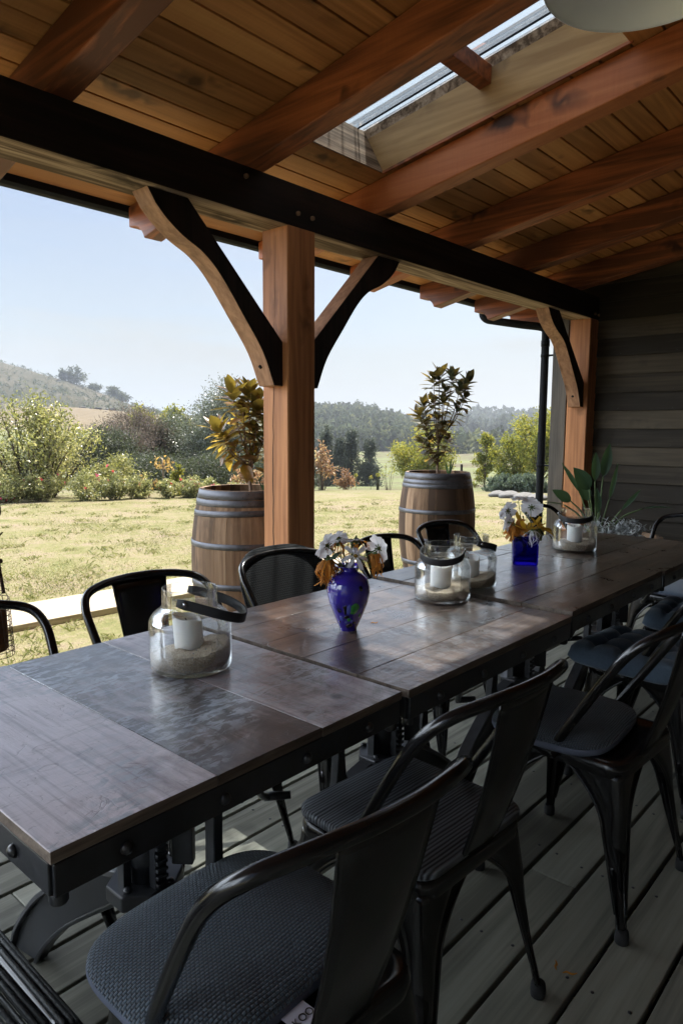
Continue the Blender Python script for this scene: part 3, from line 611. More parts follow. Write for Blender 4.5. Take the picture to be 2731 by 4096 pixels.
# rafters with ogee tails
def rafter(x0, x1, tail=True, yb=YB):
    ya = 3.70
    prof = [(yb, zr(yb)), (2.90, zr(2.90)), (3.55, 2.366), (3.556, 2.384), (3.572, 2.408), (3.598, 2.430), (3.63, 2.442), (3.662, 2.446), (3.70, 2.452), (3.70, zc(3.7)-.004), (yb, zc(yb)-.004)]
    q = MB(); q.prism(prof, 'X', x0, x1, random.Random(x0).random()); return vpart(q, 'rafter', M['rafter'], bevel=.007)
for x0 in (-2.6, -1.63, -.64, .345, 1.323, 2.304, 3.294, 4.243, 5.180, 6.10): rafter(x0, x0+.118 if x0 < 5 else x0+.122)
q = MB(); q.prism([(2.95, zr(2.95)), (3.55, 2.366), (3.556, 2.384), (3.572, 2.408), (3.598, 2.430), (3.63, 2.442), (3.662, 2.446), (3.70, 2.452), (3.70, zc(3.7)-.004), (2.95, zc(2.95)-.004)], 'X', 6.82, 6.94, .3); vpart(q, 'rafter', M['rafter'], bevel=.006)
# ceiling boards, sloping, with the skylight opening left out
HX0, HX1, HY0, HY1 = 2.425, 3.268, 1.22, 2.60
cb = MB(); rc = random.Random(8); y = YE-.004; nrm = Vector((0, SL, 1)).normalized()
pitch = .1365
while y > YB:
    y2 = y-pitch
    def seg(a, b, ya, yb_):
        t = rc.random(); th = .018
        cb.add([(a, yb_+.0045, zc(yb_+.0045)), (b, yb_+.0045, zc(yb_+.0045)), (b, ya-.0045, zc(ya-.0045)), (a, ya-.0045, zc(ya-.0045)),
                (a, yb_+.0045, zc(yb_+.0045)+th), (b, yb_+.0045, zc(yb_+.0045)+th), (b, ya-.0045, zc(ya-.0045)+th), (a, ya-.0045, zc(ya-.0045)+th)],
               [(0, 3, 2, 1), (4, 5, 6, 7), (0, 1, 5, 4), (1, 2, 6, 5), (2, 3, 7, 6), (3, 0, 4, 7)], t)
    spans = [(XL, HX0), (HX1, XR)] if (y <= HY1+.01 and y2 >= HY0) else [(XL, XR)]
    for a, b in spans:
        cuts = [a]+[xx for xx in (.40, 3.35, 5.24) if a < xx < b and (xx != 3.35 or rc.random() < .7)]+[b]
        for u, v in zip(cuts[:-1], cuts[1:]): seg(u+.0005, v-.0005, y, y2)
    y = y2
HY1 = YE-.004-pitch*math.ceil((YE-.004-HY1)/pitch) if False else HY1
vpart(cb, 'ceiling', M['ceil'], bevel=.002, seg=1)
# roof deck above the boards (sarking + metal sheet) round the opening
rf = MB()
def slab(a, b, ya, yb_, lo_, hi_):
    rf.add([(a, ya, zc(ya)+lo_), (b, ya, zc(ya)+lo_), (b, yb_, zc(yb_)+lo_), (a, yb_, zc(yb_)+lo_), (a, ya, zc(ya)+hi_), (b, ya, zc(ya)+hi_), (b, yb_, zc(yb_)+hi_), (a, yb_, zc(yb_)+hi_)],
           [(0, 3, 2, 1), (4, 5, 6, 7), (0, 1, 5, 4), (1, 2, 6, 5), (2, 3, 7, 6), (3, 0, 4, 7)])
for a, b, ya, yb_ in ((XL, HX0-.02, YB, YE), (HX1+.02, XR, YB, YE), (HX0-.02, HX1+.02, HY1+.175, YE), (HX0-.02, HX1+.02, YB, HY0-.03)): slab(a, b, ya, yb_, .055, .292)
vpart(rf, 'roof_sheet', M['roofsheet'])
# skylight well
skl = MB()
def wall4(a, b, ya, yb_, lo_, hi_): 
    mb = MB(); mb.add([(a, ya, zc(ya)+lo_), (b, ya, zc(ya)+lo_), (b, yb_, zc(yb_)+lo_), (a, yb_, zc(yb_)+lo_), (a, ya, zc(ya)+hi_), (b, ya, zc(ya)+hi_), (b, yb_, zc(yb_)+hi_), (a, yb_, zc(yb_)+hi_)],
           [(0, 3, 2, 1), (4, 5, 6, 7), (0, 1, 5, 4), (1, 2, 6, 5), (2, 3, 7, 6), (3, 0, 4, 7)]); return mb
sh = MB(); xs_ = np.linspace(HX0-.05, HX1+.06, 97); ys_ = np.linspace(HY0-.05, HY1+.21, 8); vs = []
for yy in ys_:
    for xx in xs_: vs.append((xx, yy, zc(yy)+.305+.009*math.copysign(abs(math.sin((xx-HX0)*math.pi/.055))**.5, math.sin((xx-HX0)*math.pi/.055))))
nx = len(xs_); sh.add(vs, [(r0*nx+c_, r0*nx+c_+1, (r0+1)*nx+c_+1, (r0+1)*nx+c_) for r0 in range(len(ys_)-1) for c_ in range(nx-1)], smooth=True)
sky_ = vpart(sh, 'skylight', M['skysheet'], fix=False)
vpart(wall4(HX1, HX1+.018, HY0, HY1+.16, 0.004, .235), 'lining_board', M['lining'], sky_); vpart(wall4(HX1+.002, HX1+.018, HY0, HY1+.16, .2355, .292), 'packer', M['greywood'], sky_)
vpart(wall4(HX1-.012, HX1-.0005, HY0, HY1, -.006, .008), 'edge_bead', M['rafter'], sky_)
vpart(wall4(HX0-.018, HX0, HY0, HY1+.16, 0.004, .292), 'lining_board', M['lining'], sky_)
eb = MB(); eb.add([(x_, y_, zc(y_)+o_) for x_ in (HX0, HX1) for y_, o_ in ((HY1, .003), (HY1+.018, .003), (HY1+.168, .292), (HY1+.15, .292))], [(0, 1, 2, 3), (4, 7, 6, 5), (0, 4, 5, 1), (1, 5, 6, 2), (2, 6, 7, 3), (3, 7, 4, 0)]); vpart(eb, 'lining_board', M['greywood'], sky_)
eb = MB(); eb.box((HX0-.02, HY1+.02, zc(HY1)+.0), (HX1+.02, HY1+.16, zc(HY1)+.035)); vpart(eb, 'packer', M['blackwood'], sky_); vpart(wall4(HX0, HX1, HY0-.018, HY0, 0.004, .292), 'lining_board', M['lining'], sky_)
for yb_ in (1.92,): vpart(wall4(HX0, HX1, yb_, yb_+.068, .158, .246), 'batten', M['rafter'], sky_, bevel=.003)
vpart(wall4(3.209, 3.216, HY0, HY1+.16, .284, .292), 'lap_strip', M['gutter'], sky_)
# fascia gutter and downpipe
q = MB(); q.prism([(3.703, 2.535), (3.725, 2.522), (3.77, 2.522), (3.80, 2.54), (3.80, 2.62), (3.795, 2.62), (3.795, 2.545), (3.765, 2.530), (3.73, 2.530), (3.710, 2.541), (3.710, 2.62), (3.703, 2.62)], 'X', XL, XR+.02)
for f in range(len(q.F)): q.M[f] = 0
gut = vpart(q, 'gutter', M['gutter'], bevel=.004)
q = MB(); q.tube(smooth_path([(6.36, 3.75, 2.525), (6.36, 3.75, 2.46), (6.385, 3.72, 2.42), (6.44, 3.66, 2.405), (6.58, 3.42, 2.36), (6.66, 3.27, 2.335), (6.68, 3.225, 2.30), (6.68, 3.22, 2.2), (6.68, 3.22, 1.2), (6.68, 3.22, -.03)], 6), .039, 14)
for z in (2.05, .95): q.lathe([(.042, -.015), (.042, .015)], 16, (6.68, 3.22, z)); q.box((6.665, 3.115, z-.008), (6.695, 3.20, z+.008))
q.lathe([(.042, -.06), (.043, -.06), (.043, .0), (.042, .0)], 16, (6.68, 3.22, 2.2))
vpart(q, 'downpipe', M['gutter'], gut)

# ---------------------------------------------------------------- house walls
hs = thing('house_wall', 'dark stained weatherboard house wall with corner board closing the end of the verandah', 'wall', (6.62, 0, 0))
def hpart(mb, name, m_, **kw): return mb.xform(Matrix.Translation((-6.62, 0, 0))).build(name, m_, hs, **kw)
wb = MB(); rw = random.Random(4); z = 2.162+.1675*6; n_ = 0
while z > -.3:
    zt, zb = z, z-.1675
    for a, b in ((-1.6, rw.uniform(.2, 1.6)), (None, 2.944)):
        if a is None: a = cutx
        cutx = b
        # each board leans: thick lower edge, thin top tucked under the one above
        ztop = min(zt+.02, 9)
        wb.add([(6.622, a+.001, zb), (6.622, b-.001, zb), (6.660, b-.001, zb), (6.660, a+.001, zb), (6.643, a+.001, ztop), (6.643, b-.001, ztop), (6.660, b-.001, ztop), (6.660, a+.001, ztop)],
               [(0, 3, 2, 1), (4, 5, 6, 7), (0, 1, 5, 4), (1, 2, 6, 5), (2, 3, 7, 6), (3, 0, 4, 7)], rw.random())
    z -= .1675
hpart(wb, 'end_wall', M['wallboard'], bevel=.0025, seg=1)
wn = MB(); z = 2.162+.1675*6-.145
while z > -.1:
    for yy in np.arange(-1.4, 2.9, .48): wn.ball((6.6255, yy+rw.uniform(-.01, .01), z), .004, 4)
    z -= .1675
hpart(wn, 'wall_nail', M['iron'])
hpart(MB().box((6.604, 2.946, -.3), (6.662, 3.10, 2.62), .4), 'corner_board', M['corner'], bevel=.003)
hpart(MB().box((6.664, -1.6, -.4), (6.80, 3.092, 2.62), .4), 'wall_core', M['corner'])
bw = MB(); z = 3.40
while z > -.3:
    bw.add([(-3.5, -1.56, z-.1675), (6.62, -1.56, z-.1675), (6.62, -1.64, z-.1675), (-3.5, -1.64, z-.1675), (-3.5, -1.60, z+.02), (6.62, -1.60, z+.02), (6.62, -1.64, z+.02), (-3.5, -1.64, z+.02)],
           [(0, 3, 2, 1), (4, 5, 6, 7), (0, 1, 5, 4), (1, 2, 6, 5), (2, 3, 7, 6), (3, 0, 4, 7)], rw.random()); z -= .1675
hpart(bw, 'back_wall', M['wallboardx'])
# ---------------------------------------------------------------- dining tables (square tops on crank bases)
def make_table(t, wx, wy, axis, seed, wood_):
    """origin under the centre; wx, wy half sizes of the top"""
    rt = random.Random(seed); H = .76; tints = {20: [.82, .26, .50], 21: [.55, .42, .62, .45, .40], 22: [.5, .6, .4, .55, .35], 23: [.45, .55, .4, .5, .3]}[seed]
    tp = MB(); n = 3 if axis == 'Y' else 5
    lo, hi = (-wx, wx) if axis == 'Y' else (-wy, wy)
    cuts = [lo]+[lo+(hi-lo)*(i+rt.uniform(-.10, .10))/n for i in range(1, n)]+[hi]
    for a, b in zip(cuts[:-1], cuts[1:]):
        dz = rt.uniform(-.0005, .0002); e = .0003; segs = 10
        L = wy if axis == 'Y' else wx
        # each plank is a strip with slightly wandering, worn edges
        us = np.linspace(-L, L, segs+1); ring = []
        for i_, u in enumerate(us):
            wob = lambda: rt.uniform(-.0012, .0012)
            w0, w1 = a+e+abs(wob())*.35, b-e-abs(wob())*.35; zz = H+dz+rt.uniform(-.0003, .0003)
            if i_ in (0, segs): u += rt.uniform(-.002, .002)
            c = .0008
            sec = [(w0, H-.018), (w1, H-.018), (w1, zz-c), (w1-c, zz), ((w0+w1)/2, zz+rt.uniform(-.0008, .0008)), (w0+c, zz), (w0, zz-c)]
            ring.append([(u, s_[0], s_[1]) if axis == 'X' else (s_[0], u, s_[1]) for s_ in sec])
        k0 = len(tp.F); tp.loft(ring, tint=tints.pop(0) if tints else rt.random(), smooth=False)
        for fi in range(k0, len(tp.F)): q_ = (fi-k0) % 7; tp.M[fi] = 1 if (fi >= len(tp.F)-2 or q_ in (1, 6)) else 0
    tp.build('tabletop', [M[wood_], M['wornedge']], t, bevel=.0007, seg=1)
    fr = MB(); a, b = wx-.004, wy-.004
    for s_ in (-1, 1):
        fr.box((-a, s_*b-.004, H-.066), (a, s_*b+.004, H-.0185)); fr.box((s_*a-.004, -b+.005, H-.066), (s_*a+.004, b-.005, H-.0185))
        fr.box((-a+.005, s_*b-s_*.03-.012, H-.026), (a-.005, s_*b-s_*.03+.012, H-.0195))
    fr.box((-a+.005, -.03, H-.05), (a-.005, .03, H-.022)); fr.box((-.03, -b+.005, H-.060), (.03, b-.005, H-.0505))
    for sx in (-1, 1):
        for sy in (-1, 1): fr.lathe([(.010, -.084), (.013, -.082), (.013, -.066)], 10, (sx*(a-.012), sy*(b-.012), H))
    f_ = fr.build('frame', M['iron'], t, bevel=.002)
    for s_ in (-1, 1):
        for q in (-.72, -.25, .25, .72):
            for (cx_, cy_, dx, dy) in ((q*a, s_*(b+.004), 0, s_), (s_*(a+.004), q*b, s_, 0)):
                rings = [[(cx_+dx*d+(r_*math.cos(g) if dy else 0), cy_+dy*d+(r_*math.cos(g) if dx else 0), H-.043+r_*math.sin(g)) for g in [6.2832*j/10 for j in range(10)]] for r_, d in ((.0105, 0), (.0095, .004), (.006, .008), (.0008, .0095))]
                rv = MB(); rv.loft(rings); rv.build('rivet', M['iron'], f_)
    # central column with toothed rack
    co = MB(); co.lathe([(.034, .30), (.034, .40), (.042, .41), (.042, .45), (.028, .46), (.028, .68), (.07, .69), (.07, .70)], 20); co.build('column', M['iron'], t)
    rk = MB(); rk.box((-.014, -.058, .36), (.014, -.036, .69))
    for q in np.arange(.37, .685, .016): rk.box((-.013, -.066, q), (.013, -.0575, q+.008))
    rk.box((-.058, -.012, .36), (-.040, .012, .69)); rk.build('rack', M['iron'], t, bevel=.0012, seg=1)
    hb = MB(); hb.prism([(-.075, -.03), (-.03, -.065), (.03, -.065), (.075, -.03), (.075, .03), (.03, .065), (-.03, .065), (-.075, .03)], 'Z', .333, .366)
    hb.box((-.03, -.03, .22), (.03, .03, .332))
    for (x_, y_) in ((-.055, -.02), (.02, -.058), (.058, .02), (-.02, .058)): hb.lathe([(.010, .366), (.010, .373), (.001, .375)], 8, (x_, y_, 0))
    hb.build('hub', M['iron'], t, bevel=.004)
    # crank boss and handle
    cr = MB(); cr.tube([(.02, -.03, .565), (.02, -.225, .565)], .019, 14); cr.tube([(.02, -.175, .565), (.02, -.228, .565)], .027, 16); cr.box((-.03, -.07, .50), (.07, -.03, .63))
    cr.prism([(.03, .36), (.10, .36), (.085, .52), (.075, .70), (.03, .70)], 'X', -.012, .012) if False else None
    cr.box((-.012, -.105, .40), (.012, -.06, .70)); cr.xform(Matrix.Rotation(R(38), 4, 'Z')); cr.build('crank_boss', M['iron'], t, bevel=.003)
    ch = MB(); ch.tube(smooth_path([(.02, -.215, .565), (.05, -.225, .54), (.12, -.228, .485), (.16, -.232, .46)], 4), .0085, 10); ch.tube([(.158, -.225, .462), (.170, -.285, .462)], [.011, .009], 12); ch.tube([(.02, -.222, .588), (.02, -.222, .60)], .007, 8)
    ch.xform(Matrix.Rotation(R(38), 4, 'Z')); ch.build('crank_handle', M['iron'], t)
    # four swept cast legs with a flat web, on the two axes
    up_ = smooth_path([(.07, .365), (.14, .365), (.20, .350), (.265, .290), (.32, .20), (.355, .10), (.375, .0)], 5)if False else None
    U = smooth_path([(.07, .352, 0), (.13, .338, 0), (.18, .318, 0), (.225, .288, 0), (.29, .243, 0), (.36, .187, 0), (.41, .130, 0), (.452, .07, 0), (.482, 0, 0)], 4)
    D = smooth_path([(.07, .285, 0), (.12, .250, 0), (.17, .215, 0), (.26, .148, 0), (.325, .085, 0), (.365, .035, 0), (.385, 0, 0)], 4)
    for ang in ((99, 279) if axis == 'Y' else (0, 180)):
        lg = MB(); n_ = len(U)
        for yy, inset in ((.010, 0),):
            poly = [(p.x, p.y) for p in U]+[(p.x, p.y) for p in reversed(D)]
            lg.prism(poly, 'Y', -.009, .009)
        def rib(P, hw, th, sgn):
            ring = []
            for i_, p in enumerate(P):
                a_ = P[max(0, i_-1)]; b_ = P[min(len(P)-1, i_+1)]; tn = (b_-a_).normalized(); nn = Vector((-tn.y, tn.x, 0))*sgn
                q0 = p-nn*th*.5; q1 = p+nn*th*.5
                ring.append([(q0.x, -hw, max(q0.y, 0)), (q0.x, hw, max(q0.y, 0)), (q1.x, hw*.8, max(q1.y, 0)), (q1.x, -hw*.8, max(q1.y, 0))])
            lg.loft(ring, smooth=False)
        rib(U, .026, .013, 1); rib(D, .020, .010, -1)
        # upright lug from the shoulder to the frame
        lg.prism([(.155, .322), (.235, .275), (.216, .34), (.209, .42), (.208, .52), (.212, .70), (.182, .70), (.184, .52), (.182, .42), (.176, .36)], 'Y', -.013, .013)
        lg.xform(Matrix.Rotation(R(ang), 4, 'Z')); lg.build('leg', M['iron'], t, bevel=.002, seg=1)
    return t
TG = 'square dining tables joined in a row'
TX = [(0.372, 1.130, 'Y'), (1.142, 1.948, 'X'), (1.966, 2.806, 'X'), (2.818, 3.66, 'X')]
TL = ['worn square dining table nearest the camera, its planks laid crosswise, carrying one candle jar',
      'worn square dining table carrying the round blue vase of white cosmos',
      'worn square dining table carrying the square cobalt vase of yellow flowers',
      'worn square dining table at the wall end of the row, carrying the farthest candle jar']
for i, (x0, x1, ax) in enumerate(TX):
    wx = (x1-x0)/2-.003; yc = [1.213, 1.204, 1.213, 1.208][i]
    dz = [0, -.004, .006, .003][i]
    t = thing('dining_table', TL[i], 'table', ((x0+x1)/2, yc, dz if dz > 0 else 0), R([.3, -.25, .15, -.2][i]), TG)
    make_table(t, wx, .382, ax, 20+i, ['tableA', 'tableB', 'tableC', 'tableC'][i])

# ---------------------------------------------------------------- metal café chairs
def chair_frame(t, wood_seat=False, pan=True):
    """front is +Y; seat top about 0.45, back rail about 0.83"""
    mt = M['chairmetal']; h = .182
    # seat pan: rounded square, rolled down rim
    def rsq(a, b, rad, n=6):
        pts = []
        for cx_, cy_, a0 in ((a-rad, b-rad, 0), (-a+rad, b-rad, 90), (-a+rad, -b+rad, 180), (a-rad, -b+rad, 270)):
            for j in range(n+1): g = R(a0+90*j/n); pts.append((cx_+rad*math.cos(g), cy_+rad*math.sin(g)))
        return pts
    s_ = MB()
    rings = [[(x*q, y*q, z) for x, y in rsq(h, h, .05)] for q, z in ((1.0, .405), (1.02, .425), (1.0, .441), (.96, .446), (.88, .446), (.82, .441), (.02, .440))]
    s_.loft(rings, cap=False); s_.F.append(tuple(range(len(s_.V)-28, len(s_.V)))); s_.T.append(.5); s_.M.append(0); s_.S.append(True)
    s_.build('seat', mt, t)
    # legs: folded sheet, broad at the seat corner, sweeping in to a narrow foot
    for sx in (-1, 1):
        for sy in (-1, 1):
            lg = MB(); rings = []; edges = [[], []]
            for i in range(25):
                tt = i/24; z = .018+tt*(.418-.018)
                arm = .021+.060*max(0, tt-.12)+.085*max(0, (tt-.66)/.34)**2.0
                fx = sx*(.222-(.222-.176)*tt**.9); fy = sy*((.222 if sy > 0 else .225)-((.222 if sy > 0 else .225)-.176)*tt**.9)
                c = .010+.008*tt; gr_ = .013*math.sin(min(1, max(0, (tt-.12)/.62))*math.pi)
                # outer profile from arm end along x to the corner then along y, with a pressed groove on each side of the corner
                P2 = [(-arm, 0), (-arm*.55, gr_*.0), (-c*1.6, 0), (-c*.5, -c*.14-gr_*.5), (-c*.14-gr_*.5, -c*.5), (0, -c*1.6), (0, -arm*.55), (0, -arm)]
                th = .0035+.004*(1-tt)
                inner = [(0-th, -arm), (-th, -arm*.55), (-th, -c*2.0), (-c*.9-th*.5, -c*.9-th*.5), (-c*2.0, -th), (-arm*.55, -th), (-arm, -th)]
                ring = [(fx+sx*a, fy+sy*b, z) for a, b in P2+inner]; rings.append(ring)
                edges[0].append((fx-sx*arm, fy-sy*.002, z)); edges[1].append((fx-sx*.002, fy-sy*arm, z))
            lg.loft(rings)
            for e in edges: lg.tube(e[3:], .0042, 6)
            lo = lg.build('leg', mt, t)
            ft = MB(); fy = sy*(.222 if sy > 0 else .225)
            ft.lathe([(.013, 0), (.017, .002), (.018, .016), (.016, .034), (.012, .036)], 12, (sx*.213, fy-sy*.009, 0)); ft.build('rubber_foot', M['rubber'], lo)
    st = MB()
    st.tube([(-.165, .165, .36), (.165, -.165, .36)], .006, 8); st.tube([(-.165, -.165, .352), (.165, .165, .352)], .006, 8); st.build('stretcher', mt, t)
    hp = [(-.192, .005, .425), (-.198, -.012, .47), (-.213, -.092, .60), (-.222, -.163, .712), (-.220, -.208, .770), (-.195, -.247, .805), (-.132, -.276, .821), (-.055, -.293, .827), (0, -.296, .828)]
    hp = hp+[(-x, y, z) for x, y, z in reversed(hp[:-1])]
    b_ = MB(); b_.tube(smooth_path(hp, 6), .0125, 12)
    for sx in (-1, 1): b_.ball((sx*.199, .004, .44), .007, 6)
    b_.build('back_hoop', mt, t)
    sp = MB(); rows = []
    for i in range(13):
        tt = i/12; z = .432+tt*(.817-.432); y = -.178-tt*.113-.010*math.sin(tt*math.pi)
        hw = .060+.034*tt**1.1; row = []
        for j in range(9): u = -1+2*j/8; row.append((u*hw, y+.010*u*u*(.3+.7*tt), z))
        rows.append(row)
    fr_ = [p for r0 in rows for p in r0]; n_ = 9
    vs = fr_+[(x, y-.003, z) for x, y, z in fr_]; N_ = len(fr_); fs = []
    for r0 in range(12):
        for c in range(8):
            a = r0*n_+c; fs.append((a, a+1, a+n_+1, a+n_)); fs.append((a+N_, a+n_+N_, a+n_+1+N_, a+1+N_))
        for c in (0, 8):
            a = r0*n_+c; q = (a, a+n_, a+n_+N_, a+N_); fs.append(q if c else q[::-1])
    for c in range(8): fs.append((c, c+N_, c+1+N_, c+1)); a = 12*n_+c; fs.append((a, a+1, a+1+N_, a+N_))
    sp.add(vs, fs, smooth=True); sp.tube([r0[0] for r0 in rows], .0034, 6); sp.tube([r0[8] for r0 in rows], .0034, 6)
    sp.build('splat', mt, t)
    return rsq
def dome_pad(name, a, b, rad, z0, th, dome, mats, parent, n=22):
    """rounded square pad, domed, smaller radius at the front"""
    mb = MB(); q = []
    rs_ = [(1.0, z0), (1.025, z0+th*.35), (1.02, z0+th*.7), (.985, z0+th*.95)]
    def outline(sc):
        pts = []
        for j in range(56):
            g = 2*math.pi*j/56; c, s_ = math.cos(g), math.sin(g); e = 2/3.6
            pts.append((math.copysign(abs(c)**e, c)*a*sc, math.copysign(abs(s_)**e, s_)*b*sc))
        return pts
    rings = [[(x, y, z) for x, y in outline(sc)] for sc, z in rs_]
    for i in range(1, 9):
        sc = .985*(1-i/8.0)+.002; z = z0+th*.95+dome*(1-(sc/.985)**2)**.8+th*.05
        rings.append([(x, y, z+.004*math.sin(x*22+y*9)) for x, y in outline(sc)])
    mb.loft(rings)
    for i in range(len(mb.F)): mb.M[i] = 1 if i < 56*2 else 0
    return mb.build(name, mats, parent)
# first chair: knit pad and a woven care tag under it
CG = 'black metal chairs around the table row'
c1 = thing('metal_chair', 'black metal chair nearest the camera with a knit seat pad and white tag', 'chair', (.692, .782, 0), R(-5), CG)
chair_frame(c1); pad1 = dome_pad('seat_pad', .208, .172, .07, .445, .028, .024, [M['knit'], M['piping']], c1); pad1.rotation_euler = (0, 0, R(6)); pad1.location = (-.014, .062, 0)
tg = MB(); tg.add([(-.060, -.166, .4545), (-.015, -.168, .4545), (-.011, -.221, .4500), (-.056, -.219, .4500)], [(0, 1, 2, 3)]); tg.add([(-.060, -.166, .4540), (-.015, -.168, .4540), (-.011, -.221, .4495), (-.056, -.219, .4495)], [(3, 2, 1, 0)])
care = tg.build('care_tag', M['tagpaper'], pad1, fix=False)
fc = bpy.data.curves.new('tag_lettering', 'FONT'); fc.body = 'KOO'; fc.size = .017; fc.extrude = .0002; fc.align_x = 'CENTER'
fo = bpy.data.objects.new('tag_lettering', fc); COL.objects.link(fo)
bpy.context.view_layer.update(); dg = bpy.context.evaluated_depsgraph_get(); me_ = bpy.data.meshes.new_from_object(fo.evaluated_get(dg)); bpy.data.objects.remove(fo)
o_ = bpy.data.objects.new('tag_lettering', me_); COL.objects.link(o_); me_.materials.clear(); me_.materials.append(M['ink']); o_.parent = pad1
xa = Vector((.045, -.003, 0)).normalized(); ya = Vector((-.004, .053, .0045)).normalized(); za_ = xa.cross(ya).normalized()
pc = Vector((-.0345, -.2020, .4518))+za_*.0012
o_.matrix_local = Matrix(((xa.x, ya.x, za_.x, pc.x), (xa.y, ya.y, za_.y, pc.y), (xa.z, ya.z, za_.z, pc.z), (0, 0, 0, 1)))

c2 = thing('metal_chair', 'black metal chair with a ribbed black wooden seat', 'chair', (1.205, .860, 0), R(-3), CG)
rsq = chair_frame(c2)
ws = MB(); ws.loft([[(x*q, y*q, z) for x, y in rsq(.185, .185, .05, 7)] for q, z in ((.985, .4465), (1.01, .452), (1.01, .462), (.98, .468), (.5, .469), (.01, .469))]); ws.build('wooden_seat', M['ribwood'], c2)
plain0 = thing('metal_chair', 'x', 'chair', (1.195, 1.70, 0), R(180), CG); chair_frame(plain0)
place(plain0, (1.205, 1.665, 0), R(178), 'black metal chair across the table beside the nearest candle jar')
def cp(src, loc, rz, label): return place(copy_tree(src), loc, R(rz), label, CG)
c3 = copy_tree(c1)
for ch in [c for c in c3.children_recursive if c.name.startswith(('care_tag', 'tag_lettering'))]: bpy.data.objects.remove(ch)
place(c3, (1.930, .755, 0), R(-3), 'black metal chair with charcoal knit pad, between the wooden seat and the tufted cushions')
cp(plain0, (2.66, .80, 0), -4, 'black metal chair under the nearer tufted cushion')
cp(plain0, (3.28, .82, 0), 2, 'black metal chair under the farther tufted cushion')
cp(plain0, (.62, 1.66, 0), 176, 'black metal chair cut by the left edge of the photo beside the wire basket')
cp(plain0, (2.385, 1.62, 0), 181, 'black metal chair behind the white flowers of the round blue vase')
cp(plain0, (2.95, 1.70, 0), 177, 'black metal chair in front of the right barrel')
cp(plain0, (4.10, 1.72, 0), 184, 'black metal chair behind the farthest candle jar')
ce = cp(plain0, (3.99, 1.10, 0), 84, 'black metal chair at the wall end of the table with a slate pad')
dome_pad('seat_pad', .20, .20, .07, .447, .022, .006, [M['linen'], M['piping']], ce)
# chair with the knit covered backrest
cb_ = cp(plain0, (1.80, 1.66, 0), 177, 'black metal chair with a knit covered backrest in front of the timber post')
for ch in list(cb_.children):
    if ch.name.startswith('splat'): bpy.data.objects.remove(ch)
bk = MB(); rows = []
NX, NZ = 25, 15
def bkpt(u, v, off):
    # u across, v up; rounded rectangle following the hoop
    e = 3.2; l = max(1e-6, (abs(u)**e+abs(v)**e)**(1/e)); m_ = max(abs(u), abs(v), 1e-6); uu, vv = u*m_/l, v*m_/l
    x = uu*.224; z = .655+vv*.198; y = -.085-(z-.47)*.51-.030*(1-uu*uu)
    th = .016*(1-max(abs(u), abs(v))**4)
    return (x, y+off*(th+.003), z)
vs = [bkpt(-1+2*i/(NX-1), -1+2*j/(NZ-1), 1) for j in range(NZ) for i in range(NX)]+[bkpt(-1+2*i/(NX-1), -1+2*j/(NZ-1), -1) for j in range(NZ) for i in range(NX)]
fs = []; N_ = NX*NZ
for j in range(NZ-1):
    for i in range(NX-1): a = j*NX+i; fs += [(a, a+1, a+NX+1, a+NX), (a+N_, a+NX+N_, a+NX+1+N_, a+1+N_)]
for i in range(NX-1): fs.append((i, i+N_, i+1+N_, i+1)); a = (NZ-1)*NX+i; fs.append((a, a+1, a+1+N_, a+N_))
for j in range(NZ-1): a = j*NX; fs.append((a, a+NX, a+NX+N_, a+N_)); a += NX-1; fs.append((a, a+N_, a+NX+N_, a+NX))
bk.add(vs, fs, smooth=True)
m, k = mat('charcoal knit back'); co = k.obj(); br = k.n('ShaderNodeTexBrick', {'Vector': k.mapping(co, (1, 1, 1), (0, 0, 0), (R(-90), 0, 0)), 'Scale': 1.0, 'Mortar Size': 0.0017, 'Mortar Smooth': 1.0, 'Brick Width': 0.010, 'Row Height': 0.0075, 'Color1': (.030, .033, .036, 1), 'Color2': (.024, .026, .028, 1), 'Mortar': (.005, .005, .006, 1)})
k.out(k.bsdf(base=br.outputs['Color'], rough=.8, spec=.3, normal=k.bump(k.math('SUBTRACT', 1.0, br.outputs['Fac']), .8, .004)))
bk.build('back_pad', m, cb_)
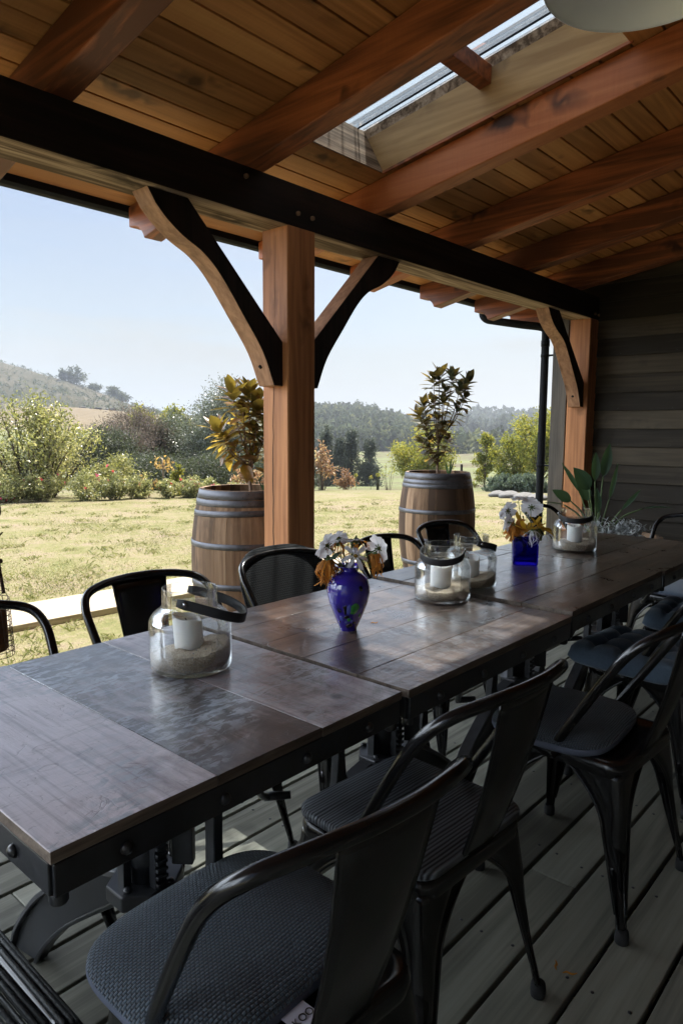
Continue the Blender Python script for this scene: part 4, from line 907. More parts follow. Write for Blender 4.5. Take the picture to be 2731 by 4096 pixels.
# tufted cushions lie on two chairs
def tufted(name, loc, rz, label, thick=.060, tilt=0.0):
    n = 45; a = .205; top = []; bot = []
    bt = [(-.105, -.105), (0, -.105), (.105, -.105), (-.105, 0), (0, 0), (.105, 0), (-.105, .105), (0, .105), (.105, .105)]
    g = np.linspace(-1, 1, n); U, Vv = np.meshgrid(g, g)
    e = 8.0; l = np.maximum(1e-6, (abs(U)**e+abs(Vv)**e)**(1/e)); mm = np.maximum(abs(U), abs(Vv)); Xc, Yc = U*mm/l*a, Vv*mm/l*a
    edge = np.clip(1-mm**7, 0, 1)**.5
    z = np.ones_like(U)
    for bx, by in bt:
        d = np.hypot(Xc-bx, Yc-by); z = z-.70*np.exp(-(d/.021)**2)-.22*np.exp(-(d/.045)**2)
    for q in (-.105, 0, .105): z = z-.24*np.exp(-((Xc-q)/.013)**2)-.24*np.exp(-((Yc-q)/.013)**2)
    z = z+.05*np.sin(Xc*31+1)*np.sin(Yc*27)
    Zt = .018+edge*(thick*.72)*(.25+.75*z)+.002; Zb = .018-edge*.018
    corner = (abs(U)*abs(Vv))**6*.012
    V = np.concatenate([np.stack([Xc, Yc, Zt+corner], -1).reshape(-1, 3), np.stack([Xc, Yc, Zb+corner], -1).reshape(-1, 3)])
    F = []
    for j in range(n-1):
        for i in range(n-1): q = j*n+i; F += [(q, q+1, q+n+1, q+n), (q+n*n, q+n+n*n, q+n+1+n*n, q+1+n*n)]
    for i in range(n-1):
        F.append((i, i+n*n, i+1+n*n, i+1)); q = (n-1)*n+i; F.append((q, q+1, q+1+n*n, q+n*n)); q = i*n; F.append((q, q+n, q+n+n*n, q+n*n)); q += n-1; F.append((q, q+n*n, q+n+n*n, q+n))
    o = np_mesh(name, V, F, M['linen'], smooth=True); o.location = loc; o.rotation_euler = (tilt, 0, rz)
    tag(o, label, 'cushion', 'tufted slate cushions on the chairs'); return o
tufted('seat_cushion', (2.60, .83, .4475), R(-5), 'slate blue tufted cushion on the chair next to the knit padded one', .10)
tufted('seat_cushion', (3.27, .80, .4475), R(4), 'slate blue tufted cushion half hidden at the right edge of the photo', .11)

# ---------------------------------------------------------------- rope chair at the near end of the table
rc_ = thing('rope_chair', 'black cord woven chair at the near end of the table, only its seat corner showing', 'chair', (.208, 1.185, -.03))
q = MB(); fr_pts = [(.225, -.27, .43), (.225, .27, .43), (-.25, .27, .43), (-.25, -.27, .43)]
def rloop(x0, x1, y0, y1, z, rad, n=6):
    pts = []
    for cx_, cy_, a0 in ((x1-rad, y1-rad, 0), (x0+rad, y1-rad, 90), (x0+rad, y0+rad, 180), (x1-rad, y0+rad, 270)):
        for j in range(n+1): g = R(a0+90*j/n); pts.append((cx_+rad*math.cos(g), cy_+rad*math.sin(g), z))
    return pts
q.tube(rloop(-.25, .225, -.27, .27, .43, .045), .014, 12, closed=True)
for sx, sy in ((-.22, -.24), (-.22, .24), (.20, -.24), (.20, .24)): q.tube([(sx, sy, .43), (sx*1.12, sy*1.08, 0.0)], [.013, .010], 10)
q.tube(smooth_path([(-.24, -.26, .43), (-.29, -.27, .62), (-.33, -.26, .78), (-.345, -.20, .82), (-.35, 0, .83), (-.345, .20, .82), (-.33, .26, .78), (-.29, .27, .62), (-.24, .26, .43)], 5), .013, 10)
q.build('frame', M['chairmetal'], rc_)
cs = MB(); rr = random.Random(2)
x = -.235
while x < .232:
    z0 = .438
    if rr.random() > .12:
        zz_ = z0+rr.uniform(-.001, .003); cs.tube([(x, -.284, z0-.012), (x, -.276, zz_+.006), (x+rr.uniform(-.003, .003), 0, zz_-.006), (x, .276, zz_+.006), (x, .284, z0-.012)], .0046, 7)
        cs.tube([(x, -.284, z0-.012), (x, -.270, .416), (x, .0, .410), (x, .270, .416), (x, .284, z0-.012)], .0046, 7)
    x += .0105 if rr.random() > .25 else .018
for q_, (dx, dz) in enumerate([(.010, .016), (.018, .010), (.022, .001), (.019, -.009), (.010, -.016), (-.002, .019)]): cs.tube([(.225+dx, -.272, .43+dz*.6), (.225+dx, -.255, .43+dz), (.225+dx+.001, 0, .43+dz-.002), (.225+dx, .255, .43+dz), (.225+dx, .272, .43+dz*.6)], .0048, 7)
cs.build('cord_seat', M['rope'], rc_)
cs = MB()
for yy in np.arange(-.22, .23, .014): cs.tube([(-.245, yy, .43), (-.30, yy, .64), (-.348, yy, .825)], .0046, 7)
cs.build('cord_back', M['rope'], rc_)

# ---------------------------------------------------------------- pendant lamp above the table
lp = thing('pendant_lamp', 'large white dome pendant lamp hanging above the near tables', 'lamp', (1.69, .607, 2.30))
q = MB(); q.lathe([(.223, 0), (.2245, .003), (.224, .012), (.205, .05), (.165, .10), (.11, .135), (.05, .15), (.03, .155), (.03, .151), (.05, .146), (.11, .131), (.163, .097), (.202, .049), (.2205, .012), (.220, 0), (.223, 0)], 64, cap=False); q.build('shade', M['lampwhite'], lp)
q = MB(); q.lathe([(.02, .15), (.028, .16), (.028, .21), (.012, .23), (.001, .231)], 20); q.build('lamp_holder', M['lampwhite'], lp)
q = MB(); q.lathe([(.001, .035), (.02, .04), (.032, .065), (.03, .09), (.016, .12), (.014, .15)], 20); q.build('bulb', M['lampwhite'], lp)
q = MB(); q.tube([(0, 0, .23), (0, 0, zc(.607)-2.30+.02)], .0035, 8); q.build('cord', M['rubber'], lp)

# ---------------------------------------------------------------- wire basket hanging at the left edge
wf = thing('wire_basket', 'rusty long wire mesh basket hanging on a hooked rod at the left edge', 'basket', (1.205, 3.0, .34))
q = MB(); q.tube(smooth_path([(-.10, 0, .66), (-.07, 0, .645), (-.03, 0, .643), (.004, 0, .630), (.010, 0, .605), (0, 0, .58), (-.006, 0, .50), (-.004, 0, .40), (.012, 0, .26)], 5), [.009]*40+[.006]*1 if False else .0075, 10)
q.tube([(-.006, 0, .50), (.020, 0, .522)], [.005, .003], 8); q.ball((.004, 0, .40), .011, 6); q.ball((.002, 0, .625), .016, 6, (1, 1, 1.2)); q.build('rod', M['rust'], wf)
q = MB(); q.tube([(-.10, 0, .66), (-.13, 0, .75), (-.16, 0, 2.18)], .003, 6); q.build('hanging_wire', M['rust'], wf)
q = MB()
for j in range(14):
    g = 6.2832*j/14; q.tube([(-.055+.082*math.cos(g), .082*math.sin(g), .245), (-.035+.075*math.cos(g), .075*math.sin(g), 0)], .0016, 5)
for z in np.linspace(0, .245, 12):
    tt = z/.245; q.tube([(-.035-.02*tt+(.075+.007*tt)*math.cos(6.2832*j/20), (.075+.007*tt)*math.sin(6.2832*j/20), z) for j in range(20)], .0016, 5, closed=True)
for s_ in (-1, 1):
    q.tube([(-.055, s_*.08, .245), (.012, 0, .275)], .0016, 5); q.tube([(.027, 0, .245), (.012, 0, .275)], .0016, 5)
q.build('mesh', M['rust'], wf)
q = MB(); q.lathe([(.05, .02), (.06, .03), (.058, .20), (.05, .21), (.001, .212)], 14, (-.042, 0, 0)); q.build('feed_block', plain('seed block', (.12, .05, .022), .9, 0, .2, 60, .9, .5), wf)
# ---------------------------------------------------------------- candle jars
RV = Vector((_r.x, _r.y, 0)); GV = Vector((_g.x, _g.y, 0))
TZ = .7603
def ribbon(mb, pts, w_, th, side):
    """flat strap along pts; side(i) gives the width direction"""
    ring = []
    for i, p in enumerate(pts):
        a = pts[max(0, i-1)]; b = pts[min(len(pts)-1, i+1)]; t = (b-a).normalized(); s_ = side(i); s_ = (s_-t*s_.dot(t)).normalized(); n = t.cross(s_)
        ww = w_*(1 if 0 < i < len(pts)-1 else .75)
        ring.append([p+s_*ww*.5*u+n*th*.5*v for u, v in ((-1, -1), (-.9, -1.2), (.9, -1.2), (1, -1), (1, 1), (.9, 1.2), (-.9, 1.2), (-1, 1))])
    mb.loft(ring)
def make_jar(t, tilt, d, seed):
    q = MB()
    outer = [(.001, 0), (.080, 0), (.086, .003), (.0895, .010), (.0895, .095), (.0875, .110), (.081, .123), (.070, .132), (.0635, .137), (.0605, .144), (.0600, .178)]
    inner = [(.0570, .178), (.0575, .144), (.061, .134), (.068, .129), (.078, .120), (.0845, .108), (.0865, .095), (.0865, .013), (.081, .008), (.001, .007)]
    o_ = smooth_path([(a, b, 0) for a, b in outer[3:]], 3); i_ = smooth_path([(a, b, 0) for a, b in inner[:8]], 3)
    prof = outer[:3]+[(p.x, p.y) for p in o_]+[(.0598, .1795), (.0585, .1803), (.0572, .1795)]+[(p.x, p.y) for p in i_]+inner[8:]
    q.lathe(prof, 64, cap=False); q.build('glass', M['glass'], t)
    h = MB(); pts = []; n = 26
    for i in range(n+1):
        th = math.pi*i/n; s_ = max(0.0, math.sin(th))**.75
        pts.append(Vector((d*s_*math.cos(tilt), .0665*math.cos(th)*(1+.20*math.sin(th)), .156+d*s_*math.sin(tilt)-.012*math.sin(th)**2)))
    e = [Vector((-.016, .0665, .160))]; e2 = [Vector((-.016, -.0665, .160))]
    ax = Vector((-math.sin(tilt), 0, math.cos(tilt)))
    ribbon(h, e+pts+e2, .021, .0034, lambda i: ax); hd = h.build('handle', M['leather'], t, fix=True)
    s_ = MB()
    for sg in (-1, 1):
        rings = [[(.002+r_*math.cos(g), sg*(.0685+dd), .157+r_*math.sin(g)) for g in [6.2832*j/12 for j in range(12)]] for r_, dd in ((.0055, 0), (.005, .002), (.003, .0035), (.0003, .004))]; s_.loft(rings)
    s_.build('stud', M['steel'], hd)
def make_sand(loc, rz, seed, label, hgt=.040, tilt=.10):
    g = np.random.default_rng(seed); n = 30; V = []; F = []; r0 = .0855
    rad = np.linspace(0, 1, 14); A = np.linspace(0, 2*np.pi, 41)[:-1]
    for r_ in rad:
        for a in A:
            x, y = r0*r_*math.cos(a), r0*r_*math.sin(a); z = hgt+tilt*x+.004*math.sin(a*2+seed)*r_+.003*math.sin(x*90+seed)*math.sin(y*80)+g.normal(0, .0006)
            V.append((x, y, z))
    m_ = len(A)
    for i in range(len(rad)-1):
        for j in range(m_): a, b = i*m_+j, i*m_+(j+1) % m_; F.append((a, b, b+m_, a+m_))
    o = len(V)
    for z in (.0135, .0085):
        for a in A: V.append(((r0-(.0 if z > .01 else .006))*math.cos(a), (r0-(.0 if z > .01 else .006))*math.sin(a), z))
    top = (len(rad)-1)*m_
    for j in range(m_):
        j2 = (j+1) % m_; F.append((top+j, top+j2, o+j2, o+j)); F.append((o+j, o+j2, o+m_+j2, o+m_+j))
    b = MB(); b.add(V, F, smooth=True); b.F.append(tuple(o+m_+j for j in range(m_))); b.T.append(.5); b.M.append(0); b.S.append(False)
    ob = b.build('sand', M['sand']); ob.location = loc; ob.rotation_euler = (0, 0, rz); tag(ob, label, 'sand', kind='stuff', group='sand in the candle jars'); return ob
def make_candle(loc, rz, label, r=.034, h=.085, melt=.018, lean=0.0):
    t = thing('candle', label, 'candle', loc, rz, 'white pillar candles in the jars')
    q = MB(); rings = []; n = 40
    for z, s_ in ((0, 1), (h*.3, 1.0), (h*.62, 1.0)): rings.append([(r*s_*math.cos(6.2832*j/n), r*s_*math.sin(6.2832*j/n), z) for j in range(n)])
    top = lambda a: h-melt*.5+melt*.5*math.cos(a)+.0025*math.sin(3*a+1)
    for s_, dz in ((1.0, -.003), (.97, -.0005), (.90, 0.0), (.84, -.002)): rings.append([(r*s_*math.cos(6.2832*j/n), r*s_*math.sin(6.2832*j/n), top(6.2832*j/n)+dz) for j in range(n)])
    for s_, dz in ((.7, .012), (.4, .016), (.02, .017)): rings.append([(r*s_*math.cos(6.2832*j/n), r*s_*math.sin(6.2832*j/n), (top(6.2832*j/n)*s_+(h-melt*.6)*(1-s_))-dz) for j in range(n)])
    q.loft(rings); q.build('wax', M['candle'], t)
    q = MB(); q.tube([(0, 0, h-melt*.6-.018), (.001, 0, h-melt*.6-.009), (.004, .001, h-melt*.6-.002)], .0013, 6); q.build('wick', M['ink'], t)
    if lean: t.rotation_euler = (0, lean, rz)
    return t
JG = 'glass candle jars with leather handles along the tables'
jars = [((.926, 1.280), 1.03, R(-46), R(-14), .125, 'glass candle jar nearest the camera with its strap swung to the right'),
        ((1.866, 1.222), 1.0, R(-152), R(-6), .098, 'glass candle jar right of the round blue vase with its strap hanging in front'),
        ((2.075, 1.245), 1.0, R(-28), R(-10), .085, 'glass candle jar half hidden behind another jar on the middle tables'),
        ((3.045, 1.290), 1.07, R(-155), R(-4), .100, 'glass candle jar farthest from the camera, right of the square cobalt vase')]
cl_ = ['melted white candle in the jar nearest the camera', 'white candle in the jar right of the round blue vase', 'rounded white candle in the half hidden jar', 'white candle in the farthest jar']
sl_ = ['coarse sand sloping in the jar nearest the camera', 'coarse sand in the jar right of the round blue vase', 'coarse sand in the half hidden jar', 'coarse sand in the farthest jar']
for i, ((x, y), sc, rz, tl, d, lab) in enumerate(jars):
    j = thing('candle_jar', lab, 'jar', (x, y, TZ+.003*(i == 2)), rz, JG); make_jar(j, tl, d, i); j.scale = (sc, sc, sc)
    zt = TZ+.003*(i == 2)
    s_ = make_sand((x, y, zt), R([-60, -50, -45, 0][i]), i, sl_[i], [.044, .040, .038, .042][i], [.14, .10, .06, .02][i]); s_.scale = (sc, sc, sc)
    off = [(.006, .012), (.004, .008), (-.004, .004), (0, 0)][i]
    c = make_candle((x+off[0], y+off[1], zt+.034), R([130, 40, 75, 10][i]), cl_[i], [.033, .034, .036, .033][i], [.090, .075, .080, .085][i], [.020, .004, .018, .002][i], [R(4), R(3), 0, R(-3)][i])

# ---------------------------------------------------------------- vases and cut flowers
VX, VY = 1.395, 1.213
v1 = thing('round_vase', 'round shouldered cobalt blue art glass vase with a green fleck on the dark table', 'vase', (VX, VY, TZ-.004+.0015))
prof = [(.001, 0), (.0225, 0), (.0240, .003), (.0235, .007), (.030, .022), (.0405, .047), (.0515, .076), (.0575, .103), (.0575, .122), (.051, .142), (.038, .156), (.026, .162), (.0225, .167), (.0235, .172), (.032, .1765), (.0385, .178), (.0385, .180), (.031, .1785), (.0205, .174), (.0195, .167), (.023, .158), (.034, .146), (.034, .12), (.001, .119)]
pp = smooth_path([(a, b, 0) for a, b in prof[3:18]], 4)
q = MB(); q.lathe(prof[:3]+[(p.x, p.y) for p in pp]+prof[18:], 56, cap=False); q.build('body', M['artglass'], v1)
def body_r(z): return float(np.interp(z, [.0, .007, .022, .047, .076, .103, .122, .142], [.0225, .0235, .030, .0405, .0515, .0575, .0575, .051]))
def fleck(cx_, cz, rx, rz_, m_, nm, rot=0.0, seed=0):
    """raised spot on the vase: cx_ angle from the camera side in metres along the surface"""
    b = MB(); base = math.atan2(-VY, -VX); rr = random.Random(seed); n = 14
    def P(du, dz, lift):
        z = cz+dz; r_ = body_r(z)+lift; a = base+(cx_+du)/body_r(cz); return (r_*math.cos(a), r_*math.sin(a), z)
    rg = []
    for s_, l in ((1, .0002), (.9, .0010), (.5, .0014), (.02, .0015)):
        rg.append([P((rx*s_*math.cos(g)*math.cos(rot)-rz_*s_*math.sin(g)*math.sin(rot))*(1+.12*math.sin(2*g+seed)), (rz_*s_*math.sin(g)*math.cos(rot)+rx*s_*math.cos(g)*math.sin(rot))*(1+.10*math.cos(3*g+seed)), l) for g in [6.2832*j/n for j in range(n)]])
    b.loft(rg, cap=False); b.build(nm, m_, v1)
fleck(.016, .070, .0125, .0175, M['greenglass'], 'green_fleck', -.35, 1); fleck(.002, .068, .006, .016, M['paleglass'], 'pale_fleck', -.1, 2); fleck(-.008, .068, .004, .015, M['blackglass'], 'black_fleck', -.12, 3)
for (a, z, rx, rz_, mm, nm, sd) in [(.034, .126, .006, .008, 'blackglass', 'black_fleck', 4), (-.018, .042, .006, .007, 'paleglass', 'pale_fleck', 5), (.002, .038, .0055, .005, 'greenglass', 'green_fleck', 6), (-.004, .046, .007, .005, 'blackglass', 'black_fleck', 7), (.010, .034, .003, .004, 'paleglass', 'pale_fleck', 8), (.004, .021, .007, .006, 'blackglass', 'black_fleck', 9), (.034, .048, .004, .006, 'greenglass', 'green_fleck', 10), (-.006, .030, .004, .003, 'paleglass', 'pale_fleck', 11), (-.024, .03, .003, .003, 'blackglass', 'black_fleck', 12), (-.012, .075, .003, .004, 'blackglass', 'black_fleck', 13), (.016, .028, .004, .003, 'blackglass', 'black_fleck', 14)]: fleck(a, z, rx, rz_, M[mm], nm, 0.2, sd)
SX, SY = 2.565, 1.290
v2 = thing('square_vase', 'square cobalt glass vase holding yellow flowers on the middle table', 'vase', (SX, SY, TZ+.006), R(-148+90))
def sq(a, rad, n=5):
    pts = []
    for cx_, cy_, a0 in ((a-rad, a-rad, 0), (-a+rad, a-rad, 90), (-a+rad, -a+rad, 180), (a-rad, -a+rad, 270)):
        for j in range(n+1): g = R(a0+90*j/n); pts.append((cx_+rad*math.cos(g), cy_+rad*math.sin(g)))
    return pts
q = MB(); q.loft([[(x, y, z) for x, y in sq(a, rd_)] for a, rd_, z in ((.03, .01, .0005), (.046, .010, .001), (.049, .011, .006), (.0495, .011, .06), (.049, .011, .112), (.0485, .011, .1165), (.0455, .010, .1175), (.044, .009, .114), (.0445, .009, .016), (.02, .006, .012))]); q.build('body', M['cobalt'], v2)
q = MB(); q.loft([[(x, y, z) for x, y in sq(a, .009)] for a, z in ((.0435, .0165), (.0437, .040))]); q.build('water', thin_glass('vase water', (.5, .5, .8), (.2, .2, .5), 1.33), v2)

rf_ = random.Random(6)
def petal_sheet(mb, c, ax_out, nrm, L, W, droop, tip=.75, notch=True, mi=0, nseg=5, tint=None):
    """one curved petal starting at c, along ax_out, with face normal nrm"""
    side = nrm.cross(ax_out).normalized(); rows = []
    for i in range(nseg+1):
        t = i/nseg; wv = W*(math.sin(min(1, t*1.25+.12)*math.pi*.55))*(1 if t < .85 else .86)
        p = c+ax_out*(L*t*(1-.15*droop*t))+nrm*(-droop*L*t*t*.6+.06*L*math.sin(t*math.pi))
        cup = .12*wv
        rows.append([p-side*wv+nrm*cup, p-side*wv*.5, p-(ax_out*(.05*L if (notch and i == nseg) else 0)), p+side*wv*.5, p+side*wv+nrm*cup])
    vs = [v for r0 in rows for v in r0]; fs = [(r0*5+j, r0*5+j+1, r0*5+j+6, r0*5+j+5) for r0 in range(nseg) for j in range(4)]
    mb.add(vs, fs, rf_.random() if tint is None else tint, mi, True)
def make_flower(name, label, group, foot, head, normal, rad, petals, pm, droop=.15, seed=0, stem_bow=(0, 0, 0), wmul=1.0, cat='flower', calyx=True):
    t = thing(name, label, cat, tuple(foot), 0, group); rr = random.Random(seed); F0 = Vector(foot); H = Vector(head)-F0; N = Vector(normal).normalized()
    s_ = MB(); bow = Vector(stem_bow); mid = H*.55+bow+Vector((0, 0, .01)); end = H-N*.012
    s_.tube(smooth_path([Vector((0, 0, 0)), mid, end-N*.004, H-N*.003], 6), .0013, 6); s_.build('stem', M['stem'], t)
    p = MB(); a = N.orthogonal().normalized(); b = N.cross(a)
    for i in range(petals):
        g = 6.2832*(i+rr.uniform(-.18, .18))/petals; o = a*math.cos(g)+b*math.sin(g); lift = rr.uniform(-.12, .22)
        ax_ = (o+N*lift).normalized(); nn = (N-ax_*N.dot(ax_)).normalized()
        petal_sheet(p, H+o*.002, ax_, nn, rad*rr.uniform(.88, 1.08), rad*.34*wmul*rr.uniform(.85, 1.1), droop*rr.uniform(.3, 1.7))
    p.build('petals', pm, t, fix=False)
    d = MB(); M_ = Matrix.Translation(H+N*.001) @ N.to_track_quat('Z', 'Y').to_matrix().to_4x4(); d.ball((0, 0, 0), .0058, 6, (1, 1, .5)); d.xform(M_); d.build('flower_centre', M['disc'], t)
    if calyx:
        c = MB()
        for i in range(7):
            g = 6.2832*i/7; o = (a*math.cos(g)+b*math.sin(g)-N*.12).normalized(); petal_sheet(c, H-N*.002, o, -N, rad*.36, rad*.05, -.1, notch=False, nseg=3)
        c.ball(H-N*.004, .0042, 5); c.build('calyx', M['stem'], t, fix=False)
    return t
def withered(name, label, group, foot, head, seed, L=.05, n=26, m_='wither'):
    t = thing(name, label, 'flower', tuple(foot), 0, group); rr = random.Random(seed); F0 = Vector(foot); H = Vector(head)-F0
    s_ = MB(); s_.tube(smooth_path([Vector((0, 0, 0)), H*.5+Vector((0, 0, .03)), H+Vector((0, 0, .014)), H], 5), .0016, 6); s_.build('stem', M['stem'], t)
    p = MB()
    for i in range(n):
        g = rr.uniform(0, 6.28); o = Vector((math.cos(g), math.sin(g), 0)); l = L*rr.uniform(.55, 1.1); w_ = rr.uniform(.0016, .0040)
        pts = [H, H+o*.012+Vector((0, 0, .004)), H+o*.020*rr.uniform(.7, 2.2)-Vector((0, 0, l*.4)), H+o*.016*rr.uniform(.3, 1.6)-Vector((rr.uniform(-.006, .006), rr.uniform(-.006, .006), l*.75)), H+o*.020*rr.uniform(-.2, 1.9)-Vector((0, 0, l))]
        P = smooth_path(pts, 3); sd = Vector((-o.y, o.x, rr.uniform(-.5, .5))).normalized(); vs = []
        for k_, q in enumerate(P):
            ww = w_*abs(math.sin((.12+.86*k_/(len(P)-1))*math.pi))**.6; sd2 = (sd+Vector((rr.uniform(-.3, .3), rr.uniform(-.3, .3), 0))).normalized(); vs += [q-sd2*ww, q+sd2*ww]
        p.add(vs, [(2*k_, 2*k_+1, 2*k_+3, 2*k_+2) for k_ in range(len(P)-1)], rr.random(), 0, True)
    p.build('petals', M[m_], t, fix=False)
    c = MB()
    for i in range(8):
        g = 6.2832*i/8; o = Vector((math.cos(g), math.sin(g), -.45)).normalized(); petal_sheet(c, H+Vector((0, 0, .006)), o, Vector((0, 0, 1)), .018, .005, .4, notch=False, nseg=3)
    c.ball(H+Vector((0, 0, .003)), .008, 5); c.build('calyx', M['stem'], t, fix=False)
    return t
C1 = Vector((VX, VY, 0)); G1 = 'cut flowers in the round blue vase'
def at1(l, z, d=0): return C1+RV*l+GV*d+Vector((0, 0, z))
ft1 = lambda i: C1+Vector((.012*math.cos(i*2.1), .012*math.sin(i*2.1), .888))
make_flower('cosmos_flower', 'white cosmos leaning left out of the round blue vase, seen from behind', G1, ft1(0), at1(-.058, .992, -.005), RV*-.55+GV*.7+Vector((0, 0, .45)), .036, 8, M['petal'], .25, 1)
make_flower('cosmos_flower', 'small white cosmos standing second from the left in the round blue vase', G1, ft1(1), at1(-.028, 1.006, .03), RV*-.3+GV*.8+Vector((0, 0, .6)), .027, 8, M['petal'], .25, 2)
make_flower('cosmos_flower', 'white cosmos open to the sky at the top of the round blue vase', G1, ft1(2), at1(.008, 1.004, .0), RV*.1+GV*.25+Vector((0, 0, 1)), .034, 9, M['petal'], .2, 3)
make_flower('cosmos_flower', 'ragged white cosmos with long petals just above the rim of the round blue vase', G1, ft1(3), at1(.018, .966, -.02), RV*.1-GV*.7+Vector((0, 0, .5)), .040, 7, M['petal'], .8, 4, wmul=.45)
make_flower('cosmos_flower', 'large white cosmos leaning far right out of the round blue vase', G1, ft1(4), at1(.082, .984, .0), RV*.62+GV*.6+Vector((0, 0, .12)), .037, 8, M['petal'], .15, 5)
withered('withered_flower', 'withered orange flower hanging over the left of the round blue vase', G1, ft1(5), at1(-.056, .948, -.012), 6, .062, 44)
withered('withered_flower', 'withered orange flower drooping at the right of the round blue vase', G1, ft1(6), at1(.070, .966, -.012), 7, .056, 24)
withered('withered_flower', 'small withered orange flower among the stems at the back of the round blue vase', G1, ft1(7), at1(.020, 1.0, .02), 8, .032, 12); 
withered('withered_flower', 'faded orange flower between the left white cosmos of the round blue vase', G1, ft1(8), at1(-.030, .992, .025), 9, .04, 12)
def leafy(name, label, group, foot, specs, m_='roseleaf'):
    t = thing(name, label, 'leaf sprig', tuple(foot), 0, group); F0 = Vector(foot); s_ = MB(); p = MB()
    for tip, L, W, dr in specs:
        T = Vector(tip)-F0; s_.tube(smooth_path([Vector((0, 0, 0)), T*.5+Vector((0, 0, .012)), T], 4), .0012, 5)
        o = Vector((T.x, T.y, .004)).normalized(); o = (o+Vector((0, 0, -dr))).normalized(); nn = Vector((0, 0, 1)); nn = (nn-o*nn.dot(o)).normalized()
        petal_sheet(p, T, o, nn, L, W, .25, notch=False, nseg=6)
    s_.build('stem', M['stem'], t); p.build('leaves', M[m_], t, fix=False); return t
leafy('leaf_sprig', 'pale green leaves among the flowers of the round blue vase', G1, ft1(9), [(at1(-.018, .975, -.01), .035, .011, .5), (at1(.045, .972, -.01), .042, .013, 1.6), (at1(-.03, .965, .01), .04, .012, .9), (at1(.01, .985, .02), .035, .012, .2), (at1(.056, .955, 0), .03, .012, 2.2), (at1(-.05, .955, -.015), .03, .011, .8)], 'strleaf')
C2 = Vector((SX, SY, 0)); G2 = 'cut flowers in the square cobalt vase'
def at2(l, z, d=0): return C2+RV*l+GV*d+Vector((0, 0, z))
ft2 = lambda i: C2+Vector((.02*math.cos(i*1.7), .02*math.sin(i*1.7), .80))
make_flower('cosmos_flower', 'white cosmos at the upper left of the square cobalt vase, seen from behind', G2, ft2(0), at2(-.076, .982), RV*-.3+GV*.8+Vector((0, 0, .35)), .040, 7, M['petal'], .2, 11)
make_flower('cosmos_flower', 'white cosmos at the lower left of the square cobalt vase', G2, ft2(1), at2(-.074, .936, -.01), RV*-.6+GV*.6+Vector((0, 0, .05)), .038, 8, M['petal'], .2, 12)
make_flower('cosmos_flower', 'flat white cosmos standing tallest in the square cobalt vase', G2, ft2(2), at2(-.030, 1.030), RV*.1-GV*.10+Vector((0, 0, 1)), .036, 9, M['petal'], .1, 13)
make_flower('cosmos_flower', 'large white cosmos at the upper right of the square cobalt vase', G2, ft2(3), at2(.022, .997), RV*.45+GV*.75+Vector((0, 0, .3)), .044, 8, M['petal'], .2, 14)
make_flower('yellow_flower', 'upright yellow flower in the middle of the square cobalt vase', G2, ft2(4), at2(.002, .902), RV*.05-GV*.1+Vector((0, 0, 1)), .068, 12, M['yellowpetal'], -.75, 15, wmul=.42)
make_flower('yellow_flower', 'yellow flower leaning right out of the square cobalt vase', G2, ft2(5), at2(.058, .912, -.01), RV*.55-GV*.2+Vector((0, 0, .7)), .058, 11, M['yellowpetal'], -.25, 16, wmul=.55)
withered('withered_flower', 'withered orange flower hanging over the left of the square cobalt vase', G2, ft2(6), at2(-.048, .918, -.015), 17, .058, 46)
make_flower('yellow_flower', 'orange yellow flower spreading low at the left of the square cobalt vase', G2, ft2(7), at2(-.045, .905, -.01), RV*-.4-GV*.6+Vector((0, 0, .35)), .055, 13, M['wither'], .3, 18, wmul=.4)
withered('withered_flower', 'drooping spent white blossom in front of the square cobalt vase', G2, ft2(8), at2(.012, .905, -.056), 19, .06, 16, 'petal')
leafy('leaf_sprig', 'green leaves hanging over the right rim of the square cobalt vase', G2, ft2(9), [(at2(.034, .915, -.05), .050, .017, 2.6), (at2(.066, .895, -.03), .035, .013, 1.2), (at2(.05, .91, .02), .04, .014, .3), (at2(-.01, .90, .03), .04, .012, .2), (at2(.02, .90, -.045), .03, .01, .6), (at2(.085, .89, 0), .03, .012, .8)])
q = None
for i, (l, z) in enumerate([(-.002, .972), (-.012, .957), (.006, .955), (-.100, .966)]):
    b = thing('flower_bud', ['round green bud above the square cobalt vase', 'small green bud left among the stems of the square cobalt vase', 'tiny green bud right among the stems of the square cobalt vase', 'closed white cosmos bud at the far left of the square cobalt vase'][i], 'bud', tuple(at2(l*.3, .86)), 0, G2)
    H = at2(l, z)-at2(l*.3, .86); s_ = MB(); s_.tube(smooth_path([Vector((0, 0, 0)), H*.5+RV*.004, H], 4), .0009, 5); s_.build('stem', M['stem'], b)
    s_ = MB(); s_.ball(H, [.0052, .0036, .003, .009][i], 6, (1, 1, 1.15 if i < 3 else 1.3)); s_.build('bud', M['stem'] if i < 3 else M['petal'], b)
# fallen petals
def scrap(loc, L, W, rz, label, m_='wither'):
    b = MB(); pts = smooth_path([(-L/2, 0, .0008), (-L*.2, W*.4, .003), (L*.15, -W*.2, .002), (L/2, W*.3, .004)], 4); vs = []
    for i, p in enumerate(pts): ww = W*.5*math.sin((.1+.8*i/(len(pts)-1))*math.pi); vs += [p+Vector((0, -ww, 0)), p+Vector((0, ww, .001))]
    b.add(vs, [(2*i, 2*i+1, 2*i+3, 2*i+2) for i in range(len(pts)-1)], .5, 0, True); o = b.build('fallen_petal', M[m_], fix=False); o.location = loc; o.rotation_euler = (0, 0, rz); tag(o, label, 'petal', 'fallen petals'); return o
scrap((1.519, .640, .0012), .030, .006, R(25), 'curled orange petal on the deck, the left of two')
scrap((1.516, .604, .0012), .034, .006, R(-60), 'curled orange petal on the deck, the right of two')
scrap((1.492, 1.20, .7575), .022, .006, R(-35), 'dry brown petal on the table right of the round blue vase')
